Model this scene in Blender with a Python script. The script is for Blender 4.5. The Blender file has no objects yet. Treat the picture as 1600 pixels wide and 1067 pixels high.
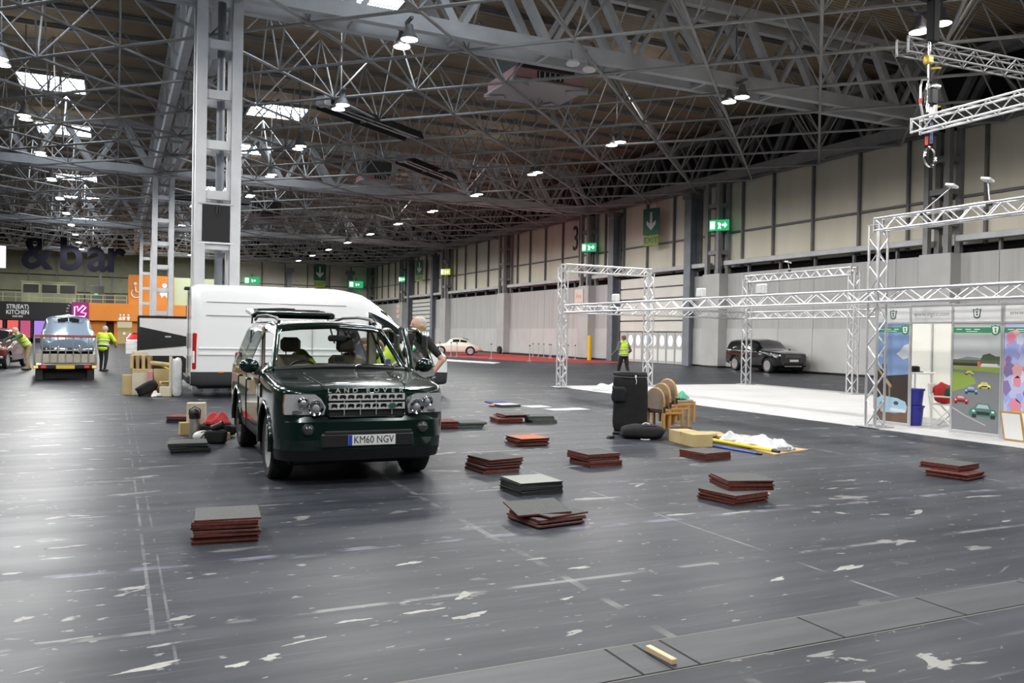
import bpy, math, random
import numpy as np
from mathutils import Matrix, Vector, Euler

random.seed(7)
SC = bpy.context.scene
COL = SC.collection
PI = math.pi
R = math.radians

# ---------------------------------------------------------------- camera
CAM_H, F_PX, YAW, PITCH, ROLL = 1.68, 1315.7, R(25.21), R(0.42), R(1.04)
cam_data = bpy.data.cameras.new('camera')
cam_data.sensor_fit = 'HORIZONTAL'
cam_data.sensor_width = 36.0
cam_data.lens = F_PX / 1600.0 * 36.0
cam_data.clip_end = 500
cam = bpy.data.objects.new('camera', cam_data)
COL.objects.link(cam)
_f = Vector((math.sin(YAW) * math.cos(PITCH), math.cos(YAW) * math.cos(PITCH), -math.sin(PITCH)))
_r = Vector((math.cos(YAW), -math.sin(YAW), 0))
_u = _r.cross(_f)
_rc = _r * math.cos(ROLL) + _u * math.sin(ROLL)
_uc = _u * math.cos(ROLL) - _r * math.sin(ROLL)
cam.matrix_world = Matrix(((_rc.x, _uc.x, -_f.x, 0), (_rc.y, _uc.y, -_f.y, 0), (_rc.z, _uc.z, -_f.z, CAM_H), (0, 0, 0, 1)))
SC.camera = cam

# ---------------------------------------------------------------- world, exposure
world = bpy.data.worlds.new('world')
SC.world = world
world.use_nodes = True
world.node_tree.nodes['Background'].inputs[0].default_value = (0.75, 0.85, 1.0, 1)
world.node_tree.nodes['Background'].inputs[1].default_value = 0.6
SC.view_settings.view_transform = 'Standard'
SC.view_settings.look = 'None'
SC.view_settings.gamma = 1.0
SC.view_settings.use_curve_mapping = False
SC.view_settings.exposure = 0.0
SC.cycles.max_bounces = 6
SC.cycles.diffuse_bounces = 3
SC.cycles.glossy_bounces = 3
SC.cycles.transparent_max_bounces = 12
SC.cycles.caustics_reflective = False
SC.cycles.caustics_refractive = False
LAMP_W = 1800.0          # watts of one pair of high bay lamps
SKY_STRENGTH = 14.0     # daylight in the roof lights
# ---------------------------------------------------------------- materials
MATS = {}
def mat(name, col, rough=0.5, metal=0.0, emit=None, estr=0.0, coat=0.0, alpha=None, spec=None):
    if name in MATS: return MATS[name]
    m = bpy.data.materials.new(name); m.use_nodes = True
    b = m.node_tree.nodes['Principled BSDF']
    b.inputs['Base Color'].default_value = (*col, 1)
    b.inputs['Roughness'].default_value = rough
    b.inputs['Metallic'].default_value = metal
    if coat: b.inputs['Coat Weight'].default_value = coat; b.inputs['Coat Roughness'].default_value = 0.03
    if spec is not None: b.inputs['Specular IOR Level'].default_value = spec
    if emit: b.inputs['Emission Color'].default_value = (*emit, 1); b.inputs['Emission Strength'].default_value = estr
    MATS[name] = m
    return m
def nodes(m):
    nt = m.node_tree
    return nt, nt.nodes, nt.links, nt.nodes['Principled BSDF']
def N(nt, typ, **kw):
    n = nt.nodes.new(typ)
    for k, v in kw.items():
        if k in n.inputs: n.inputs[k].default_value = v
        else: setattr(n, k, v)
    return n
def ramp(nt, fac, stops):
    r = nt.nodes.new('ShaderNodeValToRGB'); e = r.color_ramp.elements
    while len(e) < len(stops): e.new(0.5)
    for el, (p, c) in zip(e, stops):
        el.position = p; el.color = (*c, 1) if len(c) == 3 else c
    nt.links.new(fac, r.inputs[0]); return r.outputs[0]
def noisy(name, c1, c2, scale=4, rough=0.6, metal=0.0, stretch=(1, 1, 1), bump=0.0, detail=6, coat=0.0):
    """two close tones mixed by noise, in world space"""
    if name in MATS: return MATS[name]
    m = mat(name, c1, rough, metal, coat=coat); nt, ns, L, b = nodes(m)
    g = N(nt, 'ShaderNodeNewGeometry'); mp = N(nt, 'ShaderNodeMapping'); mp.inputs['Scale'].default_value = stretch
    L.new(g.outputs['Position'], mp.inputs[0])
    no = N(nt, 'ShaderNodeTexNoise', Scale=scale, Detail=detail); L.new(mp.outputs[0], no.inputs['Vector'])
    L.new(ramp(nt, no.outputs['Fac'], [(0.35, c1), (0.65, c2)]), b.inputs['Base Color'])
    if bump:
        bp = N(nt, 'ShaderNodeBump', Strength=bump, Distance=0.02); L.new(no.outputs['Fac'], bp.inputs['Height']); L.new(bp.outputs[0], b.inputs['Normal'])
    return m
def glass(name, tint=(0.8, 0.85, 0.85), refl=1.0, dark=0.0):
    """thin pane: see-through plus mirror reflection by Fresnel"""
    if name in MATS: return MATS[name]
    m = bpy.data.materials.new(name); m.use_nodes = True; nt = m.node_tree; nt.nodes.clear()
    o = N(nt, 'ShaderNodeOutputMaterial'); t = N(nt, 'ShaderNodeBsdfTransparent'); t.inputs[0].default_value = (*tint, 1)
    gl = N(nt, 'ShaderNodeBsdfGlossy', Roughness=0.03); gl.inputs[0].default_value = (refl, refl, refl, 1)
    fr = N(nt, 'ShaderNodeFresnel', IOR=1.5); mx = N(nt, 'ShaderNodeMixShader')
    nt.links.new(fr.outputs[0], mx.inputs[0]); nt.links.new(t.outputs[0], mx.inputs[1]); nt.links.new(gl.outputs[0], mx.inputs[2])
    nt.links.new(mx.outputs[0], o.inputs[0]); MATS[name] = m
    return m
def emis(name, col, s, sample=False):
    m = mat(name, (0.02, 0.02, 0.02), 0.6, emit=col, estr=s)
    if not sample: m.cycles.emission_sampling = 'NONE'
    return m

STEEL = noisy('steel_grey_paint', (0.46, 0.465, 0.48), (0.54, 0.545, 0.555), 1.5, 0.5)
STEEL_D = noisy('steel_dark_paint', (0.13, 0.13, 0.135), (0.18, 0.18, 0.18), 1.5, 0.55)
STEEL_B = noisy('steel_blue_grey', (0.17, 0.19, 0.22), (0.22, 0.24, 0.27), 1.5, 0.5)
ALU = mat('aluminium', (0.80, 0.80, 0.82), 0.32, 0.85)
ALU_D = mat('aluminium_dull', (0.5, 0.5, 0.5), 0.45, 0.7)
CHROME = mat('chrome', (0.85, 0.85, 0.86), 0.08, 1.0)
BLACK = mat('black_plastic', (0.012, 0.012, 0.013), 0.45)
BLACK_M = mat('black_matt', (0.010, 0.010, 0.011), 0.8)
RUBBER = noisy('rubber', (0.012, 0.012, 0.012), (0.02, 0.02, 0.02), 20, 0.8)
WHITE = mat('white_paint', (0.80, 0.80, 0.79), 0.35)
WHITE_M = mat('white_matt', (0.80, 0.80, 0.78), 0.7)

# ---------------------------------------------------------------- mesh builder
class MB:
    def __init__(s): s.v = []; s.f = []
    def add(s, vs, fs):
        o = len(s.v); s.v += [tuple(v) for v in vs]; s.f += [tuple(o + i for i in f) for f in fs]; return s
    def box(s, c, d, bev=0.0, rot=None):
        hx, hy, hz = d[0] / 2, d[1] / 2, d[2] / 2; b = min(bev, hx * .9, hy * .9, hz * .9); vs = []; fs = []
        if b <= 0:
            for x in (-hx, hx):
                for y in (-hy, hy):
                    for z in (-hz, hz): vs.append((x, y, z))
            fs = [(0, 1, 3, 2), (4, 6, 7, 5), (0, 4, 5, 1), (2, 3, 7, 6), (0, 2, 6, 4), (1, 5, 7, 3)]
        else:
            idx = {}
            for sx in (-1, 1):
                for sy in (-1, 1):
                    for sz in (-1, 1):
                        for a in range(3):
                            p = [sx * (hx - b), sy * (hy - b), sz * (hz - b)]
                            p[a] = (sx * hx, sy * hy, sz * hz)[a]
                            idx[sx, sy, sz, a] = len(vs); vs.append(tuple(p))
            S = (-1, 1)
            for q in S:
                fs.append([idx[q, y, z, 0] for y, z in ((-1, -1), (1, -1), (1, 1), (-1, 1))][::q])
                fs.append([idx[x, q, z, 1] for x, z in ((-1, -1), (-1, 1), (1, 1), (1, -1))][::q])
                fs.append([idx[x, y, q, 2] for x, y in ((-1, -1), (1, -1), (1, 1), (-1, 1))][::q])
            for a in S:
                for c2 in S:
                    fs.append([idx[-1, a, c2, 1], idx[1, a, c2, 1], idx[1, a, c2, 2], idx[-1, a, c2, 2]][::-a * c2])
                    fs.append([idx[a, -1, c2, 0], idx[a, 1, c2, 0], idx[a, 1, c2, 2], idx[a, -1, c2, 2]][::a * c2])
                    fs.append([idx[a, c2, -1, 0], idx[a, c2, 1, 0], idx[a, c2, 1, 1], idx[a, c2, -1, 1]][::-a * c2])
            for x in S:
                for y in S:
                    for z in S: fs.append([idx[x, y, z, 0], idx[x, y, z, 1], idx[x, y, z, 2]][::x * y * z])
        M = Matrix.Translation(c) @ (rot.to_4x4() if rot else Matrix())
        return s.add([M @ Vector(v) for v in vs], fs)
    def b2(s, lo, hi, bev=0.0):
        return s.box([(a + b) / 2 for a, b in zip(lo, hi)], [abs(b - a) for a, b in zip(lo, hi)], bev)
    def cyl(s, p0, p1, r0, r1=None, n=10, caps=True):
        r1 = r0 if r1 is None else r1; p0 = Vector(p0); p1 = Vector(p1); d = (p1 - p0).normalized()
        a = d.orthogonal().normalized(); b = d.cross(a); vs = []; fs = []
        for p, r in ((p0, r0), (p1, r1)):
            for k in range(n):
                t = 2 * PI * k / n; vs.append(p + a * (r * math.cos(t)) + b * (r * math.sin(t)))
        for k in range(n): fs.append((k, (k + 1) % n, n + (k + 1) % n, n + k))
        if caps: fs += [tuple(range(n))[::-1], tuple(range(n, 2 * n))]
        return s.add(vs, fs)
    def tube(s, pts, r, n=8, closed=False, radii=None):
        pts = [Vector(p) for p in pts]; m = len(pts); vs = []; fs = []; prev = None
        for i, p in enumerate(pts):
            if closed: d = pts[(i + 1) % m] - pts[i - 1]
            else: d = pts[min(i + 1, m - 1)] - pts[max(i - 1, 0)]
            d.normalize()
            if prev is None: a = d.orthogonal().normalized()
            else:
                a = prev - d * prev.dot(d); a = a.normalized() if a.length > 1e-6 else d.orthogonal().normalized()
            prev = a; b = d.cross(a); rr = radii[i] if radii else r
            for k in range(n):
                t = 2 * PI * k / n; vs.append(p + a * (rr * math.cos(t)) + b * (rr * math.sin(t)))
        for i in range(m if closed else m - 1):
            j = (i + 1) % m
            for k in range(n): fs.append((i * n + k, i * n + (k + 1) % n, j * n + (k + 1) % n, j * n + k))
        if not closed: fs += [tuple(range(n))[::-1], tuple(range((m - 1) * n, m * n))]
        return s.add(vs, fs)
    def lathe(s, prof, n=24, c=(0, 0, 0), axis='z', M=None):
        vs = []; fs = []; m = len(prof)
        for r, h in prof:
            for k in range(n):
                t = 2 * PI * k / n; x, y = r * math.cos(t), r * math.sin(t)
                vs.append({'z': (x, y, h), 'x': (h, x, y), 'y': (y, h, x)}[axis])
        for i in range(m - 1):
            for k in range(n): fs.append((i * n + k, i * n + (k + 1) % n, (i + 1) * n + (k + 1) % n, (i + 1) * n + k))
        if prof[0][0] > 1e-4: fs.append(tuple(range(n))[::-1])
        if prof[-1][0] > 1e-4: fs.append(tuple(range((m - 1) * n, m * n)))
        vs = [Vector(v) + Vector(c) for v in vs]
        if M: vs = [M @ v for v in vs]
        return s.add(vs, fs)
    def prism(s, poly, a, b, axis='z', M=None):
        """polygon in the plane across axis, extruded from a to b"""
        n = len(poly); vs = []
        for h in (a, b):
            for p, q in poly: vs.append({'z': (p, q, h), 'x': (h, p, q), 'y': (p, h, q)}[axis])
        if M: vs = [M @ Vector(v) for v in vs]
        fs = [(k, (k + 1) % n, n + (k + 1) % n, n + k) for k in range(n)] + [tuple(range(n))[::-1], tuple(range(n, 2 * n))]
        return s.add(vs, fs)
    def ell(s, c, r, n=14, m=9, rot=None):
        vs = []; fs = []
        for i in range(m + 1):
            ph = -PI / 2 + PI * i / m
            for k in range(n):
                t = 2 * PI * k / n; v = Vector((r[0] * math.cos(ph) * math.cos(t), r[1] * math.cos(ph) * math.sin(t), r[2] * math.sin(ph)))
                if rot: v = rot @ v
                vs.append(v + Vector(c))
        for i in range(m):
            for k in range(n): fs.append((i * n + k, i * n + (k + 1) % n, (i + 1) * n + (k + 1) % n, (i + 1) * n + k))
        return s.add(vs, fs)
    def grid(s, P, closed_u=False):
        nu, nv = len(P), len(P[0]); vs = [q for row in P for q in row]; fs = []
        for i in range(nu if closed_u else nu - 1):
            for j in range(nv - 1):
                k = (i + 1) % nu; fs.append((i * nv + j, k * nv + j, k * nv + j + 1, i * nv + j + 1))
        return s.add(vs, fs)
    def mesh(s, name, m, smooth=None, weld=False):
        me = bpy.data.meshes.new(name); me.from_pydata([tuple(v) for v in s.v], [], s.f); me.validate(); 
        if weld or smooth is not None:
            import bmesh
            bm = bmesh.new(); bm.from_mesh(me)
            bmesh.ops.remove_doubles(bm, verts=bm.verts, dist=1e-5)
            bmesh.ops.recalc_face_normals(bm, faces=bm.faces); bm.to_mesh(me); bm.free()
        if smooth is not None:
            me.polygons.foreach_set('use_smooth', [True] * len(me.polygons)); me.set_sharp_from_angle(angle=R(smooth))
        me.update()
        if m: me.materials.append(m)
        return me
    def build(s, name, m, parent=None, smooth=None, weld=False):
        return inst(name, s.mesh(name, m, smooth, weld), parent)
def inst(name, me, parent=None, M=None):
    o = bpy.data.objects.new(name, me); COL.objects.link(o)
    if parent is not None: o.parent = parent
    if M is not None: o.matrix_basis = M
    return o
def tag(o, label=None, cat=None, group=None, kind=None):
    if label: o['label'] = label
    if cat: o['category'] = cat
    if group: o['group'] = group
    if kind: o['kind'] = kind
    return o
def thing(name, label, cat, loc=(0, 0, 0), rz=0.0, group=None, kind=None):
    o = bpy.data.objects.new(name, None); COL.objects.link(o); o.empty_display_size = 0.1
    o.location = loc; o.rotation_euler = (0, 0, rz)
    return tag(o, label, cat, group, kind)
def copy_tree(o, parent=None):
    c = o.copy(); COL.objects.link(c); c.parent = parent
    for ch in [x for x in KIDS.get(o, [])]: copy_tree(ch, c)
    return c
KIDS = {}
def index_kids():
    KIDS.clear()
    for o in COL.objects:
        if o.parent: KIDS.setdefault(o.parent, []).append(o)
def between(p0, p1):
    """matrix that takes the unit z segment to p0-p1 (radius scale left at 1)"""
    p0 = Vector(p0); p1 = Vector(p1); d = p1 - p0; q = d.to_track_quat('Z', 'Y')
    return Matrix.Translation(p0) @ q.to_matrix().to_4x4() @ Matrix.Diagonal((1, 1, d.length, 1))
def unit_bar(name, m, r, n=8):
    return MB().cyl((0, 0, 0), (0, 0, 1), r, n=n).mesh(name, m, 40)
def unit_beam(name, m, w, h):
    return MB().box((0, 0, .5), (w, h, 1)).mesh(name, m)
WORK = bpy.data.scenes.new('work')          # scratch scene, only to evaluate curves and modifiers
def bake(o):
    WORK.collection.objects.link(o); vl = WORK.view_layers[0]; vl.update(); dg = vl.depsgraph; dg.update()
    me = bpy.data.meshes.new_from_object(o.evaluated_get(dg)); d = o.data; bpy.data.objects.remove(o)
    return me
def text(name, s, size, m, M, parent=None, extrude=0.01, align='CENTER', shear=0.0, sx=1.0, bold=0.0):
    c = bpy.data.curves.new(name, 'FONT'); c.body = s; c.size = size; c.align_x = align; c.align_y = 'CENTER'; c.extrude = extrude; c.shear = shear; c.resolution_u = 3; c.offset = bold * size
    t = bpy.data.objects.new(name, c); me = bake(t); me.name = name
    me.materials.clear(); me.materials.append(m)
    return inst(name, me, parent, M @ Matrix.Diagonal((sx, 1, 1, 1)))
# text faces: local x along the reading direction, local y up
def face_M(loc, right, up):
    r = Vector(right).normalized(); u = Vector(up).normalized(); n = r.cross(u)
    return Matrix(((r.x, u.x, n.x, loc[0]), (r.y, u.y, n.y, loc[1]), (r.z, u.z, n.z, loc[2]), (0, 0, 0, 1)))
def pchip(xs, ys, xq):
    xs = np.asarray(xs, float); ys = np.asarray(ys, float); h = np.diff(xs); d = np.diff(ys) / h; n = len(xs); m = np.zeros(n)
    if n == 2: m[:] = d[0]
    else:
        for i in range(1, n - 1):
            if d[i - 1] * d[i] > 0:
                w1 = 2 * h[i] + h[i - 1]; w2 = h[i] + 2 * h[i - 1]; m[i] = (w1 + w2) / (w1 / d[i - 1] + w2 / d[i])
        m[0] = d[0]; m[-1] = d[-1]
    k = np.clip(np.searchsorted(xs, xq) - 1, 0, n - 2); t = (xq - xs[k]) / h[k]
    return ((1 + 2 * t) * (1 - t) ** 2 * ys[k] + t * (1 - t) ** 2 * h[k] * m[k] + t * t * (3 - 2 * t) * ys[k + 1] + t * t * (t - 1) * h[k] * m[k + 1])
# ================================================================ THE HALL
XC, XW, YB = 2.5, 32.5, [25.0, 55.0, 85.0, 115.0]
X_L, Y_N, Y_F = -27.5, -35.0, 115.4
Z_CH0, Z_CH1, Z_T0, Z_T1, Z_DECK = 10.85, 11.32, 13.5, 13.8, 14.3

# ---------------------------------------------------------------- floor
def floor_material():
    m = mat('hall_floor', (0.1, 0.1, 0.105), 0.35); nt, ns, L, b = nodes(m)
    g = N(nt, 'ShaderNodeNewGeometry'); pos = g.outputs['Position']
    def noise(sc, st, detail=5, dist=0.0):
        mp = N(nt, 'ShaderNodeMapping'); mp.inputs['Scale'].default_value = st; L.new(pos, mp.inputs[0])
        n = N(nt, 'ShaderNodeTexNoise', Scale=sc, Detail=detail, Distortion=dist); L.new(mp.outputs[0], n.inputs['Vector']); return n.outputs['Fac']
    def math_(op, a, c=None):
        n = N(nt, 'ShaderNodeMath', operation=op)
        for i, q in enumerate((a, c)):
            if q is None: continue
            if isinstance(q, (int, float)): n.inputs[i].default_value = q
            else: L.new(q, n.inputs[i])
        return n.outputs[0]
    def mix(fac, a, c):
        n = N(nt, 'ShaderNodeMix', data_type='RGBA'); L.new(fac, n.inputs['Factor'])
        for q, i in ((a, 6), (c, 7)):
            if isinstance(q, tuple): n.inputs[i].default_value = (*q, 1)
            else: L.new(q, n.inputs[i])
        return n.outputs[2]
    base = ramp(nt, noise(0.35, (1, 1.4, 1), 8), [(0.3, (0.020, 0.023, 0.030)), (0.52, (0.036, 0.040, 0.050)), (0.75, (0.066, 0.070, 0.082))])
    streak = ramp(nt, noise(1.0, (0.22, 5.0, 1), 8), [(0.42, (0, 0, 0)), (0.75, (1, 1, 1))])
    c = mix(math_('MULTIPLY', streak, 0.45), base, (0.098, 0.103, 0.116))
    fine = ramp(nt, noise(3.0, (0.6, 9.0, 1), 9), [(0.6, (0, 0, 0)), (0.72, (1, 1, 1))])
    c = mix(math_('MULTIPLY', fine, 0.28), c, (0.20, 0.205, 0.22))
    dark = ramp(nt, noise(0.9, (0.5, 2.2, 1), 6), [(0.55, (0, 0, 0)), (0.8, (1, 1, 1))])
    c = mix(math_('MULTIPLY', dark, 0.55), c, (0.022, 0.023, 0.026))
    # flaked paint: off-white blotches with a hard edge, in loose patches
    fl = ramp(nt, noise(1.6, (1.0, 2.6, 1), 10, 0.6), [(0.642, (0, 0, 0)), (0.655, (1, 1, 1))])
    cl = ramp(nt, noise(0.28, (1, 1, 1), 3), [(0.42, (0, 0, 0)), (0.55, (1, 1, 1))])
    c = mix(math_('MULTIPLY', math_('MULTIPLY', fl, cl), 0.85), c, (0.33, 0.325, 0.305))
    sp = ramp(nt, noise(7.0, (1.0, 2.0, 1), 4), [(0.672, (0, 0, 0)), (0.69, (1, 1, 1))])
    c = mix(math_('MULTIPLY', sp, 0.5), c, (0.40, 0.40, 0.38))
    # worn set-out lines
    sep = N(nt, 'ShaderNodeSeparateXYZ'); L.new(pos, sep.inputs[0])
    wear = ramp(nt, noise(2.5, (1, 1, 1), 8), [(0.47, (0, 0, 0)), (0.60, (1, 1, 1))])
    for ax, v, w, col in ((0, 0.21, 0.011, (0.24, 0.24, 0.24)), (0, 0.30, 0.008, (0.2, 0.2, 0.2)), (0, 2.86, 0.03, (0.22, 0.22, 0.215)), (0, 9.85, 0.03, (0.34, 0.34, 0.34)),
                          (1, 6.41, 0.045, (0.27, 0.27, 0.36)), (1, 8.32, 0.02, (0.28, 0.28, 0.29)), (1, 11.1, 0.03, (0.36, 0.36, 0.35)), (1, 5.05, 0.025, (0.30, 0.30, 0.29)), (1, 14.6, 0.03, (0.28, 0.28, 0.28)), (0, 4.7, 0.014, (0.3, 0.3, 0.3))):
        d = math_('ABSOLUTE', math_('SUBTRACT', sep.outputs[ax], v))
        c = mix(math_('MULTIPLY', math_('LESS_THAN', d, w), math_('MULTIPLY', wear, 0.55)), c, col)
    L.new(c, b.inputs['Base Color'])
    rr = N(nt, 'ShaderNodeMapRange'); b.inputs['Specular IOR Level'].default_value = 0.11; rr.inputs['To Min'].default_value = 0.33; rr.inputs['To Max'].default_value = 0.50
    L.new(noise(0.8, (0.5, 3, 1), 5), rr.inputs['Value']); L.new(rr.outputs[0], b.inputs['Roughness'])
    bp = N(nt, 'ShaderNodeBump', Strength=0.05, Distance=0.01); L.new(noise(1.2, (1, 3, 1), 6), bp.inputs['Height']); L.new(bp.outputs[0], b.inputs['Normal'])
    return m
FLOOR_M = floor_material()
floor = tag(MB().b2((X_L - .5, Y_N - .5, -0.3), (XW + 1, Y_F + .5, 0)).build('floor', FLOOR_M), 'dark grey scuffed hall floor with worn lines', None, None, 'structure')
# service duct covers set in the floor, at the bottom right of the view
COVER = noisy('duct_cover_grey', (0.028, 0.031, 0.038), (0.055, 0.058, 0.066), 2, 0.5, stretch=(.4, 3, 1))
JOINT = mat('joint_dark', (0.012, 0.011, 0.010), 0.9)
JOINT_L = mat('joint_pale', (0.15, 0.145, 0.13), 0.8)
xs = [-2.2, -0.4, 1.1, 2.40, 2.58, 2.75, 3.76, 4.78, 5.8, 7.3, 8.8]
for a, c in zip(xs[:-1], xs[1:]):
    MB().b2((a + .008, 3.49, 0.0), (c - .008, 3.86, 0.004), 0.002).build('duct_cover', COVER, floor)
    MB().b2((c - .006, 3.49, 0.0), (c + .006, 3.86, 0.0015)).build('cover_joint', JOINT, floor)
for y in (3.475, 3.87): MB().b2((-2.2, y - .006, 0), (8.8, y + .006, 0.0015)).build('cover_joint', JOINT_L, floor)
FLAKE = noisy('flaked_paint', (0.30, 0.295, 0.275), (0.40, 0.39, 0.365), 9, 0.7)
def blob(x, y, a, c, ang, seed):
    rnd = random.Random(seed); n = 22; ph = [rnd.uniform(0, 6.28) for _ in range(4)]; pts = []
    for k in range(n):
        t = 2 * PI * k / n; r = 1 + .28 * math.sin(2 * t + ph[0]) + .22 * math.sin(3 * t + ph[1]) + .16 * math.sin(5 * t + ph[2]) + .12 * math.sin(9 * t + ph[3])
        u, v = a * r * math.cos(t), c * r * math.sin(t)
        pts.append((x + u * math.cos(ang) - v * math.sin(ang), y + u * math.sin(ang) + v * math.cos(ang)))
    MB().prism(pts, 0.0, 0.0012).build('paint_patch', FLAKE, floor)
def ground(px, py, z=0.0):
    """floor point under a point of the view"""
    a, b = (px - 800) / F_PX, (py - 533.5) / F_PX
    d = _f + _rc * a - _uc * b
    t = (z - CAM_H) / d.z
    return Vector((d.x * t, d.y * t, z))
for k, (px, py, a, c, g) in enumerate([(233, 1043, .16, .025, .15), (372, 1039, .045, .03, 0), (422, 1027, .05, .03, .3), (36, 967, .04, .04, .5), (100, 855, .11, .03, .1), (1325, 887, .15, .035, .2), (1215, 905, .09, .02, .2), (1150, 801, .14, .025, .05),
                                          (735, 962, .09, .04, .2), (660, 955, .12, .02, .1), (1060, 804, .15, .03, .05), (475, 1002, .11, .012, .25), (45, 1047, .06, .008, .5), (840, 873, .06, .02, 0), (725, 930, .07, .04, .6), (885, 935, .05, .015, .1), (550, 970, .08, .02, .05), (90, 800, .1, .006, .05), (640, 880, .08, .03, .1), (905, 887, .1, .02, 0)]):
    q = ground(px, py); blob(q.x, q.y, a, c, g, k)

# ---------------------------------------------------------------- walls
CREAM = noisy('cream_cladding', (0.66, 0.62, 0.50), (0.73, 0.69, 0.575), 0.8, 0.6, stretch=(1, 1, .3))
GREY_L = noisy('partition_pale_grey', (0.49, 0.485, 0.48), (0.55, 0.545, 0.54), 0.6, 0.5)
GREY_U = noisy('partition_grey', (0.40, 0.395, 0.39), (0.47, 0.465, 0.46), 1.0, 0.6, stretch=(4, 4, .2))
VOID = mat('void_dark', (0.014, 0.014, 0.018), 0.9)
wall_right = tag(MB().b2((33.1, Y_N, 0), (33.4, Y_F + .3, Z_DECK)).build('wall_right', VOID), 'right hall wall of cream cladding panels over grey partition', None, None, 'structure')
wall_far = tag(MB().b2((X_L, Y_F + .35, 0), (33.1, Y_F + .65, Z_DECK)).build('wall_far', VOID), 'far hall wall of cream cladding panels', None, None, 'structure')
tag(MB().b2((X_L - .3, Y_N, 0), (X_L, Y_F + .3, Z_DECK)).build('wall_left', mat('side_wall_dark', (.10, .105, .10), .7)), 'plain grey side wall of the hall', None, None, 'structure')
tag(MB().b2((X_L, Y_N - .3, 0), (33.1, Y_N, Z_DECK)).build('wall_near', mat('side_wall_dark', (.10, .105, .10), .7)), 'plain grey end wall of the hall behind the viewer', None, None, 'structure')
COLY = [10 + 15 * k for k in range(8)]
DOORS = [(43.3, 50.7), (89.9, 96.9)]
mull = []
for y in COLY[:-1]:
    mull += [y] + [y + q for q in (2.1, 4.9, 7.9, 10.8, 13.3)]
mull.append(115.0)
M_V = MB().b2((-.12, -.06, 0), (.12, .06, 5.0)).mesh('mullion', STEEL_D)
for y in mull: inst('mullion', M_V, wall_right, Matrix.Translation((32.62, y, 5.85)))
for a, c in zip(mull[:-1], mull[1:]):
    for z0, z1 in ((5.9, 7.88), (8.0, 10.85)):
        MB().b2((32.66, a + .02, z0), (32.9, c - .02, z1), .02).build('cladding_panel', CREAM, wall_right)
    MB().b2((32.58, a + .06, 7.89), (32.72, c - .06, 7.99)).build('mid_rail', STEEL_D, wall_right)
for a, c in zip(COLY[:-1], COLY[1:]):
    MB().b2((32.0, a + .75, 5.98), (32.45, c - .75, 6.24), .02).build('crane_rail', STEEL, wall_right)
    n = 6; dr = [d for d in DOORS if a < d[0] < c]
    ys = [a + (c - a) * k / n for k in range(n + 1)]
    if dr: ys = [a, dr[0][0] - .9, None, dr[0][1] + .9, c]
    for s, e in zip(ys[:-1], ys[1:]):
        if s is None or e is None: continue
        MB().b2((32.30, s + .012, 0.1), (32.44, e - .012, 2.3), .008).build('partition_panel', GREY_L, wall_right)
        MB().b2((32.34, s + .012, 2.3), (32.44, e - .012, 5.5), .008).build('partition_panel', GREY_U, wall_right)
        MB().b2((32.28, s, 0), (32.44, e, 0.1)).build('skirting', BLACK, wall_right)
        MB().b2((32.35, e - .05, 5.3), (32.5, e + .05, 6.0)).build('panel_hanger', STEEL_D, wall_right)
# far wall cladding
CREAM_SHADED = noisy('cladding_shaded', (0.17, 0.175, 0.11), (0.22, 0.225, 0.15), 0.8, 0.6)  # shade over the wall's left end put into the panel colour
fm = [X_L + 3.0 * k for k in range(21)]
for x in fm: inst('mullion', M_V, wall_far, Matrix.Translation((x, Y_F + .2, 5.85)) @ Matrix.Rotation(PI / 2, 4, 'Z'))
for a, c in zip(fm[:-1], fm[1:]):
    for z0, z1 in ((0, 5.9), (6.0, 7.9), (8.0, 10.85)):
        MB().b2((a + .05, Y_F + .2, z0), (c - .05, Y_F + .34, z1), .02).build('cladding_panel', CREAM if a > 12 else CREAM_SHADED, wall_far)
def number_sign():
    q = thing('wall_number', 'large black numeral 3 on the cream cladding', 'sign')
    text('numeral', '3', 2.75, BLACK, face_M((32.62, 57.9, 9.3), (0, -1, 0), (0, 0, 1)), q, .02, sx=.75)
number_sign()

# ---------------------------------------------------------------- roof
def deck_material():
    m = mat('roof_deck', (0.1, 0.08, 0.06), 0.75); nt, ns, L, b = nodes(m)
    g = N(nt, 'ShaderNodeNewGeometry'); w = N(nt, 'ShaderNodeTexWave', Scale=1.6); w.bands_direction = 'Y'
    L.new(g.outputs['Position'], w.inputs['Vector']); no = N(nt, 'ShaderNodeTexNoise', Scale=.5); L.new(g.outputs['Position'], no.inputs['Vector'])
    L.new(ramp(nt, no.outputs['Fac'], [(.3, (0.30, 0.235, 0.155)), (.7, (0.38, 0.30, 0.20))]), b.inputs['Base Color'])
    bp = N(nt, 'ShaderNodeBump', Strength=1.0, Distance=0.08); L.new(w.outputs['Fac'], bp.inputs['Height']); L.new(bp.outputs[0], b.inputs['Normal'])
    return m
ceiling = tag(MB().b2((X_L - .3, Y_N - .3, Z_DECK), (33.4, Y_F + .6, Z_DECK + .3)).build('ceiling', deck_material()), 'dark brown ribbed metal roof deck', None, None, 'structure')

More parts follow.
